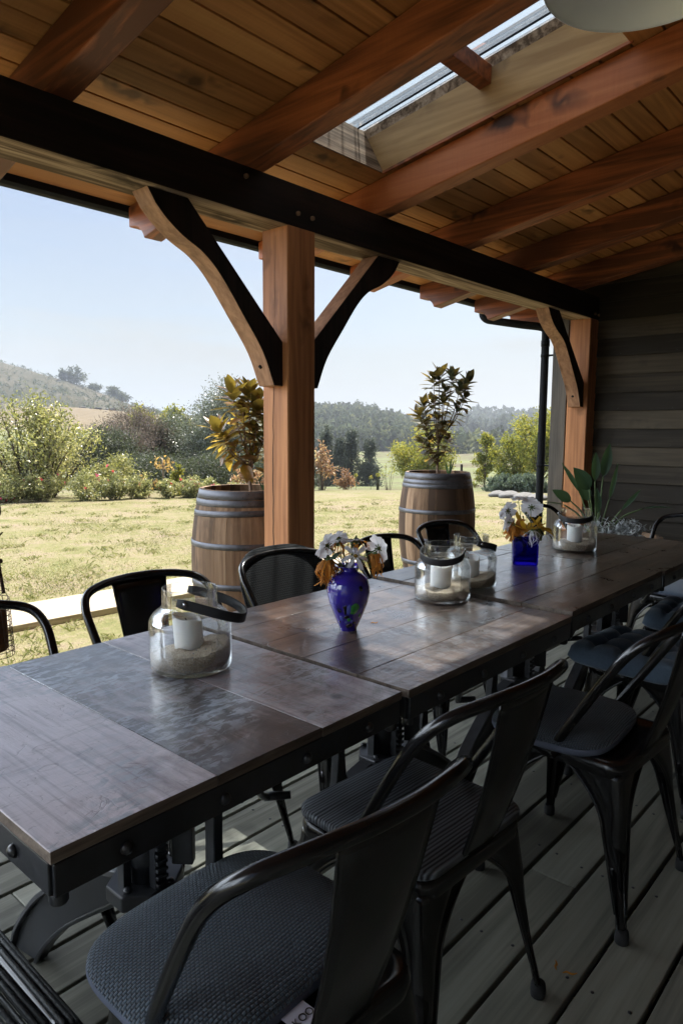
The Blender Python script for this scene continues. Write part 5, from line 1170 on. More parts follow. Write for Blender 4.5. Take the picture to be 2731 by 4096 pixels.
o = scrap((1.625, .936, .7575), .016, .010, R(-20), 'small dark dry leaf on the sunlit patch of the table', 'kanuka')

# ---------------------------------------------------------------- oak barrels with magnolias
def make_barrel(t, seed, slip=0.0, h=.94):
    rr = random.Random(seed); n = 26; st = MB(); zs_ = np.linspace(0, h, 15)
    def rad(z): u = (z/h)*2-1; return .290+.062*(1-abs(u)**2.15)
    a0 = 0; ang = []
    wts = [rr.uniform(.7, 1.3) for _ in range(n)]; tot = sum(wts)
    for w_ in wts: ang.append(a0); a0 += 6.2832*w_/tot
    ang.append(6.2832)
    for i in range(n):
        tint = rr.random(); g = .0005/.3; off = rr.uniform(-.0008, .0008); rings = []
        for z in zs_:
            r_ = rad(z)+off; s_ = []
            for j in range(5): a = ang[i]+g+(ang[i+1]-ang[i]-2*g)*j/4; s_.append((r_*math.cos(a), r_*math.sin(a), z))
            for j in range(4, -1, -1): a = ang[i]+g+(ang[i+1]-ang[i]-2*g)*j/4; s_.append(((r_-.026)*math.cos(a), (r_-.026)*math.sin(a), z))
            rings.append(s_)
        st.loft(rings, tint=tint, smooth=False)
    st.build('staves', M['barrel'], t)
    for k_, (z0, z1, tl) in enumerate(((h-.055, h-.002, 0), (h-.100, h-.058, 0), (h-.165 if slip else h-.135, h-.128 if slip else h-.098, slip), (h*.615, h*.655, 0), (h*.345, h*.385, 0), (.105, .145, 0), (.002, .055, 0))):
        b = MB(); rings = []
        for q, z in ((.0008, z0), (.0042, z0+.0015), (.0042, z1-.0015), (.0008, z1)): rings.append([((rad(z)+q)*math.cos(6.2832*j/72), (rad(z)+q)*math.sin(6.2832*j/72), z+tl*.29*math.cos(6.2832*j/72+1.9)) for j in range(72)])
        rings.append(rings[0]); b.loft(rings, cap=False); hb = b.build('hoop', M['hoop'], t)
        rv = MB()
        for q in (0, .035, .07):
            a = -2.9+k_*.05+.05*(q > .02); z = z0+(z1-z0)*(.3 if q in (0, .07) else .7); a = -2.62+q/.3
            rv.ball(((rad(z)+.005)*math.cos(a), (rad(z)+.005)*math.sin(a), z+tl*.29*math.cos(a+1.9)), .004, 4)
        rv.build('rivet', M['iron'], hb)
    so = MB(); so.lathe([(.001, h-.085), (.12, h-.075), (.22, h-.09), (.268, h-.095)], 30, cap=False); so.build('soil', M['soil'], t, fix=False)
BG = 'oak wine barrels standing on the lawn'
b1 = thing('wine_barrel', 'weathered oak barrel with a slipped top hoop standing left of the timber post', 'barrel', (2.985, 3.50, -.02), .3, BG); make_barrel(b1, 3, .035)
b2 = thing('wine_barrel', 'weathered oak barrel standing on the lawn right of the timber post', 'barrel', (5.40, 3.615, -.02), .9, BG); make_barrel(b2, 9, 0.0)

def big_leaf(P_, base, d, nrm, L, W, fold=.25, curl=.25, tint=.5, seg=7):
    """pointed oval leaf with a folded midrib; appends to the mesh builder"""
    d = d.normalized(); s_ = d.cross(nrm).normalized(); n = s_.cross(d).normalized(); rows = []
    for i in range(seg+1):
        t = i/seg; w_ = W*.5*(max(0.0, math.sin(math.pi*min(1, t*.98+.02)**.85))**.85) if 0 < i < seg else W*.02
        c = base+d*(L*t)-n*(curl*L*t*t*.5)
        rows.append([c+s_*w_+n*fold*w_, c+s_*w_*.5+n*fold*w_*.35, c, c-s_*w_*.5+n*fold*w_*.35, c-s_*w_+n*fold*w_])
    vs = [v for r0 in rows for v in r0]; P_.add(vs, [(r0*5+j, r0*5+j+1, r0*5+j+6, r0*5+j+5) for r0 in range(seg) for j in range(4)], tint, 0, True)
def magnolia(name, label, loc, base_split, tips, seed, mpp, leafL, lean):
    tips = [(l, h+.095, d, n+6, b) for l, h, d, n, b in tips]; base_split += .07; leafL *= 1.16
    """tips: (lateral, height, depth, number of leaves, up/down bias)"""
    t = thing(name, label, 'magnolia tree', loc, 0, 'young magnolia trees in the barrels'); rr = random.Random(seed); tr = MB(); lf = MB()
    top = Vector((lean*base_split, 0, base_split)); tr.tube(smooth_path([Vector((0, 0, -.05)), Vector((lean*.3, .004, base_split*.5)), top], 5), [.0105]*11 if False else .0098, 9)
    for l, h, d, n, bias in tips:
        tip = RV*l+GV*d+Vector((0, 0, h)); st = top*rr.uniform(.75, 1.0) if h > base_split*1.2 else top*max(.12, (h/ base_split)*.45)
        mid = st*.45+tip*.55+Vector((0, 0, -.03 if h > .3 else .0))+RV*(l*.10)
        P = smooth_path([st, mid, tip], 7); tr.tube(P, list(np.linspace(.0062, .0028, len(P))), 7)
        ax = (P[-1]-P[-3]).normalized()
        for i in range(n):
            g = i*2.4+rr.uniform(-.3, .3); back = (i/max(1, n-1)); base = tip-ax*(.11*back**1.3)
            a = ax.orthogonal().normalized(); b = ax.cross(a); o = a*math.cos(g)+b*math.sin(g)
            el = (.95-1.05*back)+bias+rr.uniform(-.18, .18)
            dd = (o*math.cos(el)+ax*math.sin(el)); dd = (dd+Vector((0, 0, -.12*back))).normalized(); nn = (ax-dd*ax.dot(dd)); nn = nn.normalized() if nn.length > 1e-3 else o
            L = leafL*rr.uniform(.72, 1.15)*(1-.25*(back < .12)); big_leaf(lf, base+dd*.006, dd, nn, L, L*rr.uniform(.42, .56), rr.uniform(.1, .4), rr.uniform(-.1, .5), rr.random())
    tr.build('trunk', M['magbark'], t); lf.build('foliage', M['magleaf'] if seed == 5 else M['magdark'], t, fix=False); return t
magnolia('magnolia_tree', 'young magnolia with golden backlit leaves in the left barrel', (2.985+.03, 3.50-.03, .84), .20,
         [(-.120, .60, .0, 15, .1), (-.015, .61, .03, 15, .15), (.045, .50, -.02, 10, .1), (-.205, .375, -.03, 15, .1), (-.185, .305, .05, 11, -.35), (.012, .35, .06, 9, -.1), (.095, .36, .0, 12, 0), (-.045, .49, -.05, 10, -.1), (.09, .46, .08, 11, 0), (.035, .56, .09, 9, 0), (-.07, .42, .1, 9, -.1), (.015, .20, -.02, 4, -.2), (-.095, .24, -.04, 7, -.4), (.06, .27, .05, 6, -.2)], 5, 1, .118, -.03)
magnolia('magnolia_tree', 'young dark leaved magnolia in the right barrel', (5.40-.005, 3.615, .84), .33,
         [(-.052, .83, .0, 13, .1), (.005, .875, .04, 9, .3), (.118, .855, 0, 12, .25), (.262, .815, .02, 9, .4), (.185, .745, -.03, 8, .1), (.245, .68, .03, 7, .1), (-.175, .505, 0, 11, .1), (-.135, .60, .04, 9, .2), (.03, .63, -.05, 9, 0), (-.05, .63, .06, 8, 0), (.165, .55, .02, 9, -.2), (-.02, .48, -.08, 10, -.3), (.085, .28, -.03, 9, -.3), (-.08, .29, .03, 10, -.1), (-.14, .255, -.02, 8, -.1), (-.07, .21, .0, 5, -.3), (.04, .39, .06, 7, -.2), (-.11, .42, .07, 8, 0), (.06, .73, .05, 9, 0)], 8, 1, .116, .02)
def blades_plant(name, label, loc, specs, cat='plant', group=None, m_='strleaf'):
    t = thing(name, label, cat, loc, 0, group); p = MB()
    for l, h, W, d in specs:
        tip = RV*l+GV*d+Vector((0, 0, h)); big_leaf(p, Vector((0, 0, 0)), tip, (GV*-1+Vector((0, 0, .3))), tip.length, W, .3, .15, .6)
    p.build('leaves', M[m_], t, fix=False); return t
blades_plant('strappy_plant', 'green strap leaf at the rim of the left barrel beside the post', (2.985+.105, 3.50-.10, .86), [(-.035, .10, .016, 0), (.0, .09, .013, .02), (-.06, .12, .012, -.02)])
blades_plant('strappy_plant', 'green strap leaves right of the magnolia stem in the right barrel', (5.40+.06, 3.615-.08, .86), [(-.03, .16, .018, 0), (.03, .19, .017, .02), (.05, .17, .015, 0), (-.01, .12, .014, .02)])
for i, (l, h) in enumerate([(-.06, .0), (.055, .01), (.085, .008)]):
    f = thing('small_flower', ['pale violet flower at the left of the soil in the right barrel', 'pink flower at the right of the soil in the right barrel', 'dark red flower nearest the rim of the right barrel'][i], 'flower', tuple(Vector((5.40, 3.615, .87))+RV*l-GV*.10), 0, 'flowers in the right barrel'); q = MB()
    for j in range(6): g = 6.2832*j/6; petal_sheet(q, Vector((0, 0, .02+h)), Vector((math.cos(g), math.sin(g), .25)).normalized(), Vector((0, 0, 1)), .018, .008, .2, notch=False, nseg=2)
    q.build('petals', [M['petal'], M['pink'], M['redleaf']][i], f, fix=False); q = MB(); q.tube([(0, 0, -.02), (0, 0, .02+h)], .0015, 5); q.build('stem', M['stem'], f)

# ---------------------------------------------------------------- half barrel planter by the wall
PX, PY = 6.10, 2.19
pl = thing('half_barrel', 'dark oak half barrel planter standing by the weatherboard wall', 'planter', (PX, PY, 0)); q = MB()
for i in range(22):
    a0, a1 = 6.2832*i/22+.004, 6.2832*(i+1)/22-.004; rings = []
    for z in np.linspace(0, .40, 6):
        r_ = .30+.055*math.sin(z/.40*math.pi*.5); rings.append([(r_*math.cos(a0+(a1-a0)*j/3), r_*math.sin(a0+(a1-a0)*j/3), z) for j in range(4)]+[((r_-.025)*math.cos(a0+(a1-a0)*j/3), (r_-.025)*math.sin(a0+(a1-a0)*j/3), z) for j in range(3, -1, -1)])
    q.loft(rings, tint=random.Random(i).random(), smooth=False)
q.build('staves', M['barrel'], pl)
for z0 in (.02, .15, .34):
    b = MB(); rings = [[((.30+.055*math.sin(z/.40*math.pi*.5)+o_)*math.cos(6.2832*j/48), (.30+.055*math.sin(z/.40*math.pi*.5)+o_)*math.sin(6.2832*j/48), z) for j in range(48)] for o_, z in ((.001, z0), (.004, z0+.002), (.004, z0+.04), (.001, z0+.042))]; rings.append(rings[0]); b.loft(rings, cap=False); b.build('hoop', M['hoop'], pl)
q = MB(); q.lathe([(.001, .36), (.2, .355), (.33, .345)], 24, cap=False); q.build('soil', M['soil'], pl, fix=False)
SB = Vector((PX, PY, .37))+RV*-.19
sp_ = thing('bird_of_paradise_plant', 'tall paddle leaved plant in the half barrel by the dark wall', 'plant', tuple(SB))
specs = [(.03, .54, .072, .83, .075, 0), (-.02, .50, -.018, .75, .065, .05), (-.095, .43, -.235, .62, .11, -.03), (-.075, .33, -.165, .50, .085, .03), (-.255, .33, -.42, .43, .075, -.05), (-.30, .295, -.48, .325, .05, -.02), (.365, .27, .62, .295, .05, -.05), (-.02, .23, -.045, .45, .05, -.06), (.10, .34, .17, .66, .034, .02), (-.15, .40, -.31, .66, .036, .04), (.18, .26, .33, .44, .032, -.06)]
for i, (bl, bh, tl, th, W, d) in enumerate(specs):
    q = MB(); b = RV*bl+GV*d+Vector((0, 0, bh)); tp = RV*tl+GV*d*1.4+Vector((0, 0, th))
    f0 = RV*(bl*.08)+Vector((0, 0, -.02)); q.tube(smooth_path([f0, f0*.5+b*.5+Vector((0, 0, .05*(abs(bl) > .2)+.01)), b], 6), list(np.linspace(.010, .006, 13)), 8); s_ = q.build('stalk', M['stem'], sp_)
    q = MB(); big_leaf(q, b, tp-b, (GV*-1+Vector((0, 0, .25))) if i not in (5, 6) else Vector((0, 0, 1)), (tp-b).length, W*1.25, .35, .12 if i > 1 else -.05, .4+.06*i, 9); q.build('leaf_blade', M['strleaf'], sp_, fix=False)
def silver_bush(label, c, w_, h, n, seed):
    t = thing('silver_leaf_plant', label, 'plant', tuple(c), 0, 'silver plants in the half barrel'); g = random.Random(seed); q = MB(); s_ = MB()
    for i in range(n):
        a = g.uniform(0, 6.28); e = g.uniform(.1, 1.35); L = g.uniform(.6, 1); T = Vector((math.cos(a)*math.cos(e)*w_, math.sin(a)*math.cos(e)*w_, math.sin(e)*h))*L; P = smooth_path([Vector((0, 0, 0)), T*.5+Vector((0, 0, .03)), T], 3); s_.tube(P, .002, 4)
        for k_ in range(3, len(P)):
            for m_ in range(3):
                o = Vector((g.gauss(0, 1), g.gauss(0, 1), g.gauss(.5, .6))).normalized(); big_leaf(q, P[k_], o, Vector((g.gauss(0, 1), g.gauss(0, 1), 1)), g.uniform(.03, .06), .010, .2, .2, g.random(), 2)
    s_.build('stem', M['silver'], t); q.build('foliage', M['silver'], t, fix=False)
silver_bush('feathery silver plant at the right of the half barrel', Vector((PX, PY, .35))-GV*.12+RV*.02, .22, .22, 60, 3)
silver_bush('feathery silver plant below the tall leaves at the left of the half barrel', Vector((PX, PY, .35))-GV*.10+RV*-.20, .15, .24, 36, 4)
# ---------------------------------------------------------------- garden and far trees
def leafcards(g, P, L, W, up=0.0, jit=.35):
    """P (n,3) leaf positions -> diamond leaf quads"""
    n = len(P); d = g.normal(0, 1, (n, 3)); d[:, 2] += up; d /= np.linalg.norm(d, axis=1)[:, None]
    q = g.normal(0, 1, (n, 3)); s_ = np.cross(d, q); s_ /= np.linalg.norm(s_, axis=1)[:, None]+1e-9
    l = (L*(1+g.uniform(-jit, jit, n)))[:, None]; w_ = (W*(1+g.uniform(-jit, jit, n)))[:, None]
    nn = np.cross(s_, d)*l*.12
    V = np.stack([P, P+d*l*.45+s_*w_*.5+nn, P+d*l, P+d*l*.45-s_*w_*.5+nn], 1).reshape(-1, 3)
    return V, np.arange(4*n).reshape(n, 4)
def grow_tree(name, label, cat, x, y, H, W, m_, L, nleaf, style='bush', seed=0, group=None, nb=26, trunk=True, spread=.5, up=.1, lr=.42, zoff=0.0, extra=None, bark=None, crown0=0.0):
    g = np.random.default_rng(seed); z0 = float(ground_z(x, y))+zoff; t = thing(name, label, cat, (x, y, z0-.03), 0, group)
    tr = MB(); P = []; tt_ = []
    for b in range(nb):
        a = g.uniform(0, 6.2832); u = g.uniform(0, 1)
        if style == 'bush': el = np.arccos(g.uniform(.02, 1)); rad = W/2*(.72+.28*g.random()); tip = np.array([math.cos(a)*math.sin(el)*rad, math.sin(a)*math.sin(el)*rad, H*(.16+.84*math.cos(el)**.9*(.75+.25*g.random()))]); root = np.array([g.normal(0, W*.06), g.normal(0, W*.06), 0])
        elif style == 'upright': rr = W/2*u**.7; tip = np.array([math.cos(a)*rr, math.sin(a)*rr, H*(.45+.55*(1-(rr/(W/2))**1.6)*g.uniform(.6, 1)+.0)]); root = np.array([math.cos(a)*rr*.25, math.sin(a)*rr*.25, 0])
        elif style == 'round':
            v = g.normal(0, 1, 3); v /= np.linalg.norm(v); s_ = (.62+.38*g.random()); tip = np.array([v[0]*W/2*s_, v[1]*W/2*s_, crown0*H+H*(1-crown0)*(.5+.5*v[2]*s_)]); root = np.array([0, 0, max(.1*H, crown0*H*.8+tip[2]*.12)])
        elif style == 'pine': hh = g.uniform(crown0, 1)**.9; rr = W/2*(1-hh)**.75*g.uniform(.5, 1)+.03*W; tip = np.array([math.cos(a)*rr, math.sin(a)*rr, H*(hh*.97)+.02*H]); root = np.array([0, 0, H*hh*.95])
        elif style == 'column': hh = g.uniform(.05, 1); rr = W/2*math.sin(min(1, (1-hh)*1.5+.12)*math.pi/2)*g.uniform(.5, 1); tip = np.array([math.cos(a)*rr, math.sin(a)*rr, H*hh]); root = np.array([0, 0, H*max(0, hh-.25)])
        mid = root*.5+tip*.5+np.array([0, 0, H*.05])+g.normal(0, W*.03, 3)
        pts = smooth_path([Vector(root), Vector(mid), Vector(tip)], 4)
        if trunk: tr.tube(pts, list(np.linspace(max(.004, W*.010), max(.0015, W*.002), len(pts))), 5)
        k_ = nleaf//nb; ts = g.uniform(lr, 1.06, k_); ts = ts**.8
        A = np.array(pts); ii = np.clip(ts*(len(A)-1), 0, len(A)-1.001); i0 = ii.astype(int); f = (ii-i0)[:, None]; c = A[i0]*(1-f)+A[np.minimum(i0+1, len(A)-1)]*f
        sg = W*spread*.16*(.35+.65*np.sin(np.clip(ts, 0, 1)*math.pi*.85))[:, None]; c = c+g.normal(0, 1, (k_, 3))*sg*np.array([1, 1, .8]); c[:, 2] = np.maximum(c[:, 2], .02*H)
        P.append(c); tt_.append(np.clip(g.normal(.35+.3*g.random(), .18, k_), 0, 1))
    if trunk:
        if style in ('round', 'pine', 'column'): tr.tube([(0, 0, -.1), (W*.01, 0, H*.3), (0, 0, H*(.62 if style == 'round' else .95))], [W*.03, W*.022, W*.006], 7)
        tr.build('trunk', bark or M['bark'], t)
    P = np.concatenate(P); V, F = leafcards(g, P, L, L*(.25 if style == 'pine' else .22 if m_ is M['kanuka'] else .42), up)
    np_mesh('crown', V, F, m_, np.concatenate(tt_), t)
    if extra:
        em, n, eL, part = extra; c = P[g.choice(len(P), n)]; c = c+(c-np.array([0, 0, H*.4]))*.06+g.normal(0, .02, c.shape); PV, PF, PT = [], [], []
        for q in range(5): V, F = leafcards(g, c, eL, eL*.9, 0.2); PV.append(V); PF.append(F+sum(len(v) for v in PV[:-1])); PT.append(g.random(n))
        np_mesh(part, np.concatenate(PV), np.concatenate(PF), em, np.concatenate(PT), t)
    return t
SG = 'trees and shrubs behind the lawn'
grow_tree('fruit_tree', 'wide glossy leaved fruit tree at the left edge of the garden', 'tree', 6.30, 13.75, 2.15, 2.9, M['bushleaf'], .080, 10500, 'upright', 1, SG, 48, spread=.34, lr=.12, up=.3)
grow_tree('garden_shrub', 'bright green shrub at the far left below the fruit tree', 'shrub', 5.5, 14.6, 1.05, 2.0, M['bushleaf'], .07, 5200, 'bush', 2, SG, 30)
grow_tree('garden_shrub', 'yellow green shrub right of the fruit tree in front of the brown tree', 'shrub', 7.9, 13.6, 0.9, 1.5, M['bushleaf'], .065, 4200, 'upright', 3, SG, 26, lr=.2)
grow_tree('kanuka_tree', 'feathery brown purple tree left of the dark trees', 'tree', 12.7, 20.5, 2.75, 3.3, M['kanuka'], .085, 26000, 'upright', 4, SG, 60, spread=.5, up=.8)
grow_tree('kanuka_tree', 'darker feathery tree between the brown tree and the grey green tree', 'tree', 14.2, 20.3, 2.5, 2.6, M['darkleaf'], .08, 22000, 'bush', 5, SG, 44, spread=.55)
grow_tree('olive_tree', 'tall grey green tree behind the left barrel', 'tree', 14.6, 18.0, 3.75, 3.0, M['olive'], .075, 24000, 'upright', 6, SG, 56, spread=.6, lr=.2)
grow_tree('olive_tree', 'grey green tree left of the tall one behind the left barrel', 'tree', 15.4, 20.9, 2.95, 3.4, M['olive'], .08, 20000, 'bush', 7, SG, 46, spread=.6)
grow_tree('garden_shrub', 'low dark shrub below the brown tree', 'shrub', 11.6, 17.4, 1.1, 2.6, M['darkleaf'], .07, 12000, 'bush', 8, SG, 34)
grow_tree('garden_shrub', 'low dark shrub below the grey green trees', 'shrub', 13.2, 16.2, 1.25, 2.8, M['darkleaf'], .07, 13000, 'bush', 9, SG, 36)
grow_tree('garden_shrub', 'dark shrub in the gap between the fruit tree and the brown tree', 'shrub', 10.2, 18.0, 1.9, 2.4, M['darkleaf'], .075, 13000, 'bush', 23, SG, 36)
grow_tree('garden_shrub', 'dark shrub behind the rose bushes below the brown tree', 'shrub', 9.6, 15.2, .95, 2.4, M['darkleaf'], .065, 10000, 'bush', 24, SG, 34)
grow_tree('garden_shrub', 'dark shrub behind the yellow sapling', 'shrub', 10.9, 14.2, .9, 2.6, M['darkleaf'], .065, 11000, 'bush', 25, SG, 34)
grow_tree('garden_shrub', 'dark shrub showing just left of the timber post', 'shrub', 14.9, 15.4, 1.7, 2.2, M['olive'], .07, 13000, 'bush', 10, SG, 36)
grow_tree('pale_tree', 'pale yellow green tree left in the gap beyond the brown tree', 'tree', 32.0, 50.0, 3.5, 2.4, M['yellowgreen'], .35, 2600, 'round', 11, SG, 26, crown0=.1)
grow_tree('pale_tree', 'pale yellow green tree right in the gap beyond the brown tree', 'tree', 34.2, 49.0, 3.6, 2.8, M['yellowgreen'], .35, 2800, 'round', 12, SG, 26, crown0=.1)
RL = ['rose bush at the far left of the flower bed', 'rose bush with deep pink blooms below the fruit tree', 'rose bush right of the fruit tree trunk', 'rose bush with red blooms in front of the brown tree', 'pale rose bush left of the yellow sapling', 'rose bush under the yellow sapling', 'rose bush right of the yellow sapling', 'rose bush close to the left barrel', 'low rose bush behind the left barrel']
for i, (x, h, w_) in enumerate([(5.35, .75, .9), (5.95, .62, .8), (6.55, .68, .85), (7.05, .62, .7), (7.5, .50, .6), (7.95, .42, .6), (8.35, .50, .6), (8.75, .38, .6), (9.3, .36, .7)]):
    yy = 12.95+(x-5.35)*-.50+.1*math.sin(i*2)
    grow_tree('rose_bush', RL[i], 'rose bush', x, yy, h, w_, M['roseleaf'], .046, 3200, 'upright' if i % 2 else 'bush', 30+i, 'rose bushes along the flower bed', 18, spread=.5, lr=.15, extra=(M['pink'], [12, 10, 6, 9, 4, 7, 8, 6, 5][i], .042, 'blooms'))
def sapling(name, label, x, y, H, m_, L, n, seed, stake=True):
    t = thing(name, label, 'sapling', (x, y, float(ground_z(x, y))-.02), 0, SG); g = np.random.default_rng(seed); q = MB(); q.tube([(0, 0, 0), (.01, 0, H*.5), (0, .01, H)], .010, 6); P = []
    for i in range(9): a = g.uniform(0, 6.28); zz = H*g.uniform(.72, 1.0); T = (math.cos(a)*.16, math.sin(a)*.16, zz+.02); q.tube([(0, 0, zz-.08), T], .004, 5); P.append(np.array(T)+g.normal(0, .05, (n//9, 3)))
    q.build('trunk', M['magbark'], t); P = np.concatenate(P); V, F = leafcards(g, P, L, L*.6, -1.2); np_mesh('crown', V, F, m_, g.random(len(P)), t); return t
sapling('yellow_sapling', 'staked sapling with a few hanging yellow leaves in the flower bed', 8.12, 12.05, .78, M['yellowleaf'], .10, 36, 3)
sapling('yellow_sapling', 'low sapling with yellow leaves left of the taller staked one', 7.75, 12.0, .36, M['yellowleaf'], .10, 36, 4)
grow_tree('yellow_shrub', 'upright yellow leaved shrub right of the staked sapling', 'shrub', 8.5, 12.1, .66, .36, M['yellowgreen'], .07, 900, 'column', 13, SG, 16)
grow_tree('red_shrub', 'copper leaved shrub behind the rim of the left barrel', 'shrub', 9.75, 11.3, .62, .8, M['redleaf'], .10, 420, 'upright', 14, SG, 12, lr=.6)
grow_tree('red_shrub', 'red autumn shrub just right of the timber post', 'shrub', 12.45, 11.75, 1.25, .8, M['redleaf'], .085, 650, 'upright', 15, SG, 20, lr=.35)
grow_tree('red_shrub', 'orange autumn shrub in front of the pines right of the post', 'shrub', 16.5, 14.5, .8, .75, M['redleaf'], .085, 800, 'bush', 16, SG, 20)
PN = [(42.2, 41.2, 5.3, 2.9), (43.6, 40.6, 5.9, 2.7), (44.4, 39.6, 5.0, 2.8), (45.6, 39.4, 5.6, 2.8), (46.6, 38.2, 4.9, 3.0), (44.9, 41.8, 5.6, 2.8)]
for i, (x, y, h, w_) in enumerate(PN):
    grow_tree('pine_tree', ['dark pine nearest the timber post', 'tallest dark pine right of the post', 'dark pine in the middle of the group right of the post', 'slim dark pine second from the right of its group', 'broad dark pine at the right end of its group', 'dark pine at the back of the group right of the post'][i], 'pine', x, y, h, w_, M['pine'], .34, 3200, 'pine', 40+i, 'dark pines right of the post', 60, crown0=.12, spread=.35, lr=.15)
grow_tree('round_tree', 'round yellow green tree behind the right barrel', 'tree', 24.6, 17.2, 2.95, 2.9, M['yellowgreen'], .10, 18000, 'round', 17, SG, 52, crown0=.02, spread=.5)
grow_tree('round_tree', 'slender yellow green tree right of the right barrel', 'tree', 24.3, 14.05, 2.15, 1.2, M['yellowgreen'], .10, 4200, 'column', 18, SG, 30, spread=.4)
grow_tree('round_tree', 'yellow green tree left of the downpipe', 'tree', 24.0, 12.55, 2.3, 1.9, M['yellowgreen'], .10, 8000, 'round', 19, SG, 34, crown0=.05)
grow_tree('round_tree', 'tall yellow green tree rising behind the downpipe', 'tree', 23.2, 11.15, 3.3, 2.2, M['yellowgreen'], .10, 12000, 'round', 20, SG, 40, crown0=.08)
for i, (x, y, h, w_) in enumerate([(17.9, 9.9, .50, .75), (17.7, 9.5, .58, .85), (17.5, 9.0, .52, .8), (17.2, 8.5, .55, .9)]):
    grow_tree('lavender_bush', ['grey green mounded bush at the left end of its row under the slender tree', 'taller grey green mounded bush second from the left in its row', 'grey green mounded bush third from the left in its row', 'grey green mounded bush nearest the downpipe'][i], 'shrub', x, y, h, w_, M['lavender'], .09, 2600, 'bush', 50+i, 'grey green bushes at the lawn edge', 22, spread=.5, up=1.0)
grow_tree('garden_shrub', 'small dark round shrub left of the right barrel', 'shrub', 17.2, 11.5, .42, .7, M['darkleaf'], .08, 1200, 'bush', 21, SG, 16)
grow_tree('bare_sapling', 'thin sapling with sparse yellow leaves beside the fence post', 'sapling', 16.6, 12.85, 1.0, .7, M['yellowgreen'], .06, 90, 'upright', 22, SG, 9, lr=.7)
for i, (x, y) in enumerate([(16.0, 13.65), (16.5, 13.2), (16.35, 13.35)]):
    t = thing('seed_head', ['pale round seed head on a tall stalk, the left of three', 'pale round seed head on a tall stalk, nearest the fence post', 'pale round seed head in the middle of three'][i], 'flower', (x, y, float(ground_z(x, y))), 0, 'seed heads by the lawn edge'); g = np.random.default_rng(60+i); q = MB(); h = [.46, .5, .42][i]; q.tube([(0, 0, 0), (0, 0, h)], .006, 5); q.build('stalk', M['stem'], t)
    v = g.normal(0, 1, (60, 3)); v /= np.linalg.norm(v, axis=1)[:, None]; V, F = leafcards(g, v*.05+np.array([0, 0, h]), .04, .025); np_mesh('flower_ball', V, F, M['yellowgreen'], g.random(60), t)
for i, (x, y, h) in enumerate([(18.75, 15.0, .62), (22.5, 14.0, .9)]):
    q = MB(); q.box((-.035, -.035, -.1), (.035, .035, h)); o = q.build('fence_post', M['blackz'], bevel=.006); o.location = (x, y, float(ground_z(x, y))); tag(o, ['thin dark fence post at the lawn edge left of the right barrel', 'thin dark fence post beyond the right barrel'][i], 'fence post', 'fence posts at the lawn edge')
for i, (x, y, s_) in enumerate([(13.2, 7.30, .26), (13.05, 6.95, .30), (12.9, 6.55, .28), (12.75, 6.2, .26)]):
    q = MB(); q.ball((0, 0, 0), 1, 8); g = random.Random(i)
    q.V = [(vx*s_*(1+.18*math.sin(vy*3+i)), vy*s_*.7*(1+.15*math.sin(vx*4+i*2)), vz*s_*.30*(1+.2*math.sin(vx*3+vy*2))) for vx, vy, vz in q.V]
    o = q.build('garden_stone', M['stone']); o.location = (x, y, float(ground_z(x, y))+.04); tag(o, ['grey edging stone at the left end of its row behind the vase flowers', 'grey edging stone second from the left of its row', 'grey edging stone third from the left of its row', 'grey edging stone nearest the downpipe'][i], 'stone', 'edging stones along the lawn')

# far woods: one mass each
def wood_mass(name, label, n, az, rng_, hh, ww, m_, seed, conif=True, cards=26, rank=None):
    g = np.random.default_rng(seed); a = np.radians(g.uniform(*az, n)); r_ = g.uniform(*rng_, n); x, y = r_*np.cos(a), r_*np.sin(a); z = ground_z(x, y); H = g.uniform(*hh, n); W = g.uniform(*ww, n)
    u = g.random((n, cards)); th = g.uniform(0, 6.2832, (n, cards))
    if conif: rad = W[:, None]*.5*(1-u)**.8*g.uniform(.5, 1, (n, cards)); zz = u*H[:, None]
    else: rad = W[:, None]*.5*np.sqrt(np.clip(1-(2*u-1)**2, 0, 1))*g.uniform(.6, 1, (n, cards)); zz = H[:, None]*(.12+.88*u)
    P = np.stack([x[:, None]+rad*np.cos(th), y[:, None]+rad*np.sin(th), z[:, None]+zz], -1).reshape(-1, 3)
    V, F = leafcards(g, P, 1, 1, 1.2 if conif else .2); sz = np.repeat(W*(.42 if conif else .40), cards)
    V = V.reshape(-1, 4, 3); V = P[:, None, :]+(V-P[:, None, :])*sz[:, None, None]; t = np.repeat(np.clip(g.normal(.4, .25, n), 0, 1), cards)
    o = np_mesh(name, V.reshape(-1, 3), F, m_, t); tag(o, label, 'wood', kind='stuff'); return o
wood_mass('pine_plantation', 'grey green pine plantation covering the far slope right of the post', 1500, (33.5, 46.5), (250, 425), (5, 9), (3.2, 5), M['forest'], 1)
wood_mass('distant_wood', 'dark wooded ridge far off on the right', 800, (22, 35.5), (430, 720), (8, 15), (6, 11), M['pine'], 2)
wood_mass('far_wood', 'far trees on the low ridge between the hill and the grey green tree', 160, (50.5, 56.5), (560, 720), (7, 13), (6, 10), M['pine'], 3)
wood_mass('hill_scrub', 'low scrub and young trees dotted over the left hillside', 2600, (54.5, 80), (262, 428), (0.5, 1.7), (0.6, 1.5), M['forest'], 4, False, 10)
wood_mass('valley_trees', 'mixed trees along the valley below the plantation', 60, (24, 34), (200, 262), (4, 9), (4, 8), M['forest'], 5, False, 40)
RT = [(44.3, 9, 4), (43.7, 11, 3.5), (43.2, 12, 3), (42.7, 12, 3), (42.2, 13, 3.2), (41.8, 12, 3.4), (41.3, 10, 6), (40.8, 12, 7), (40.2, 14, 8), (39.5, 12, 8), (38.9, 13, 8), (38.2, 9, 7), (37.5, 10, 8), (36.6, 8, 7)]
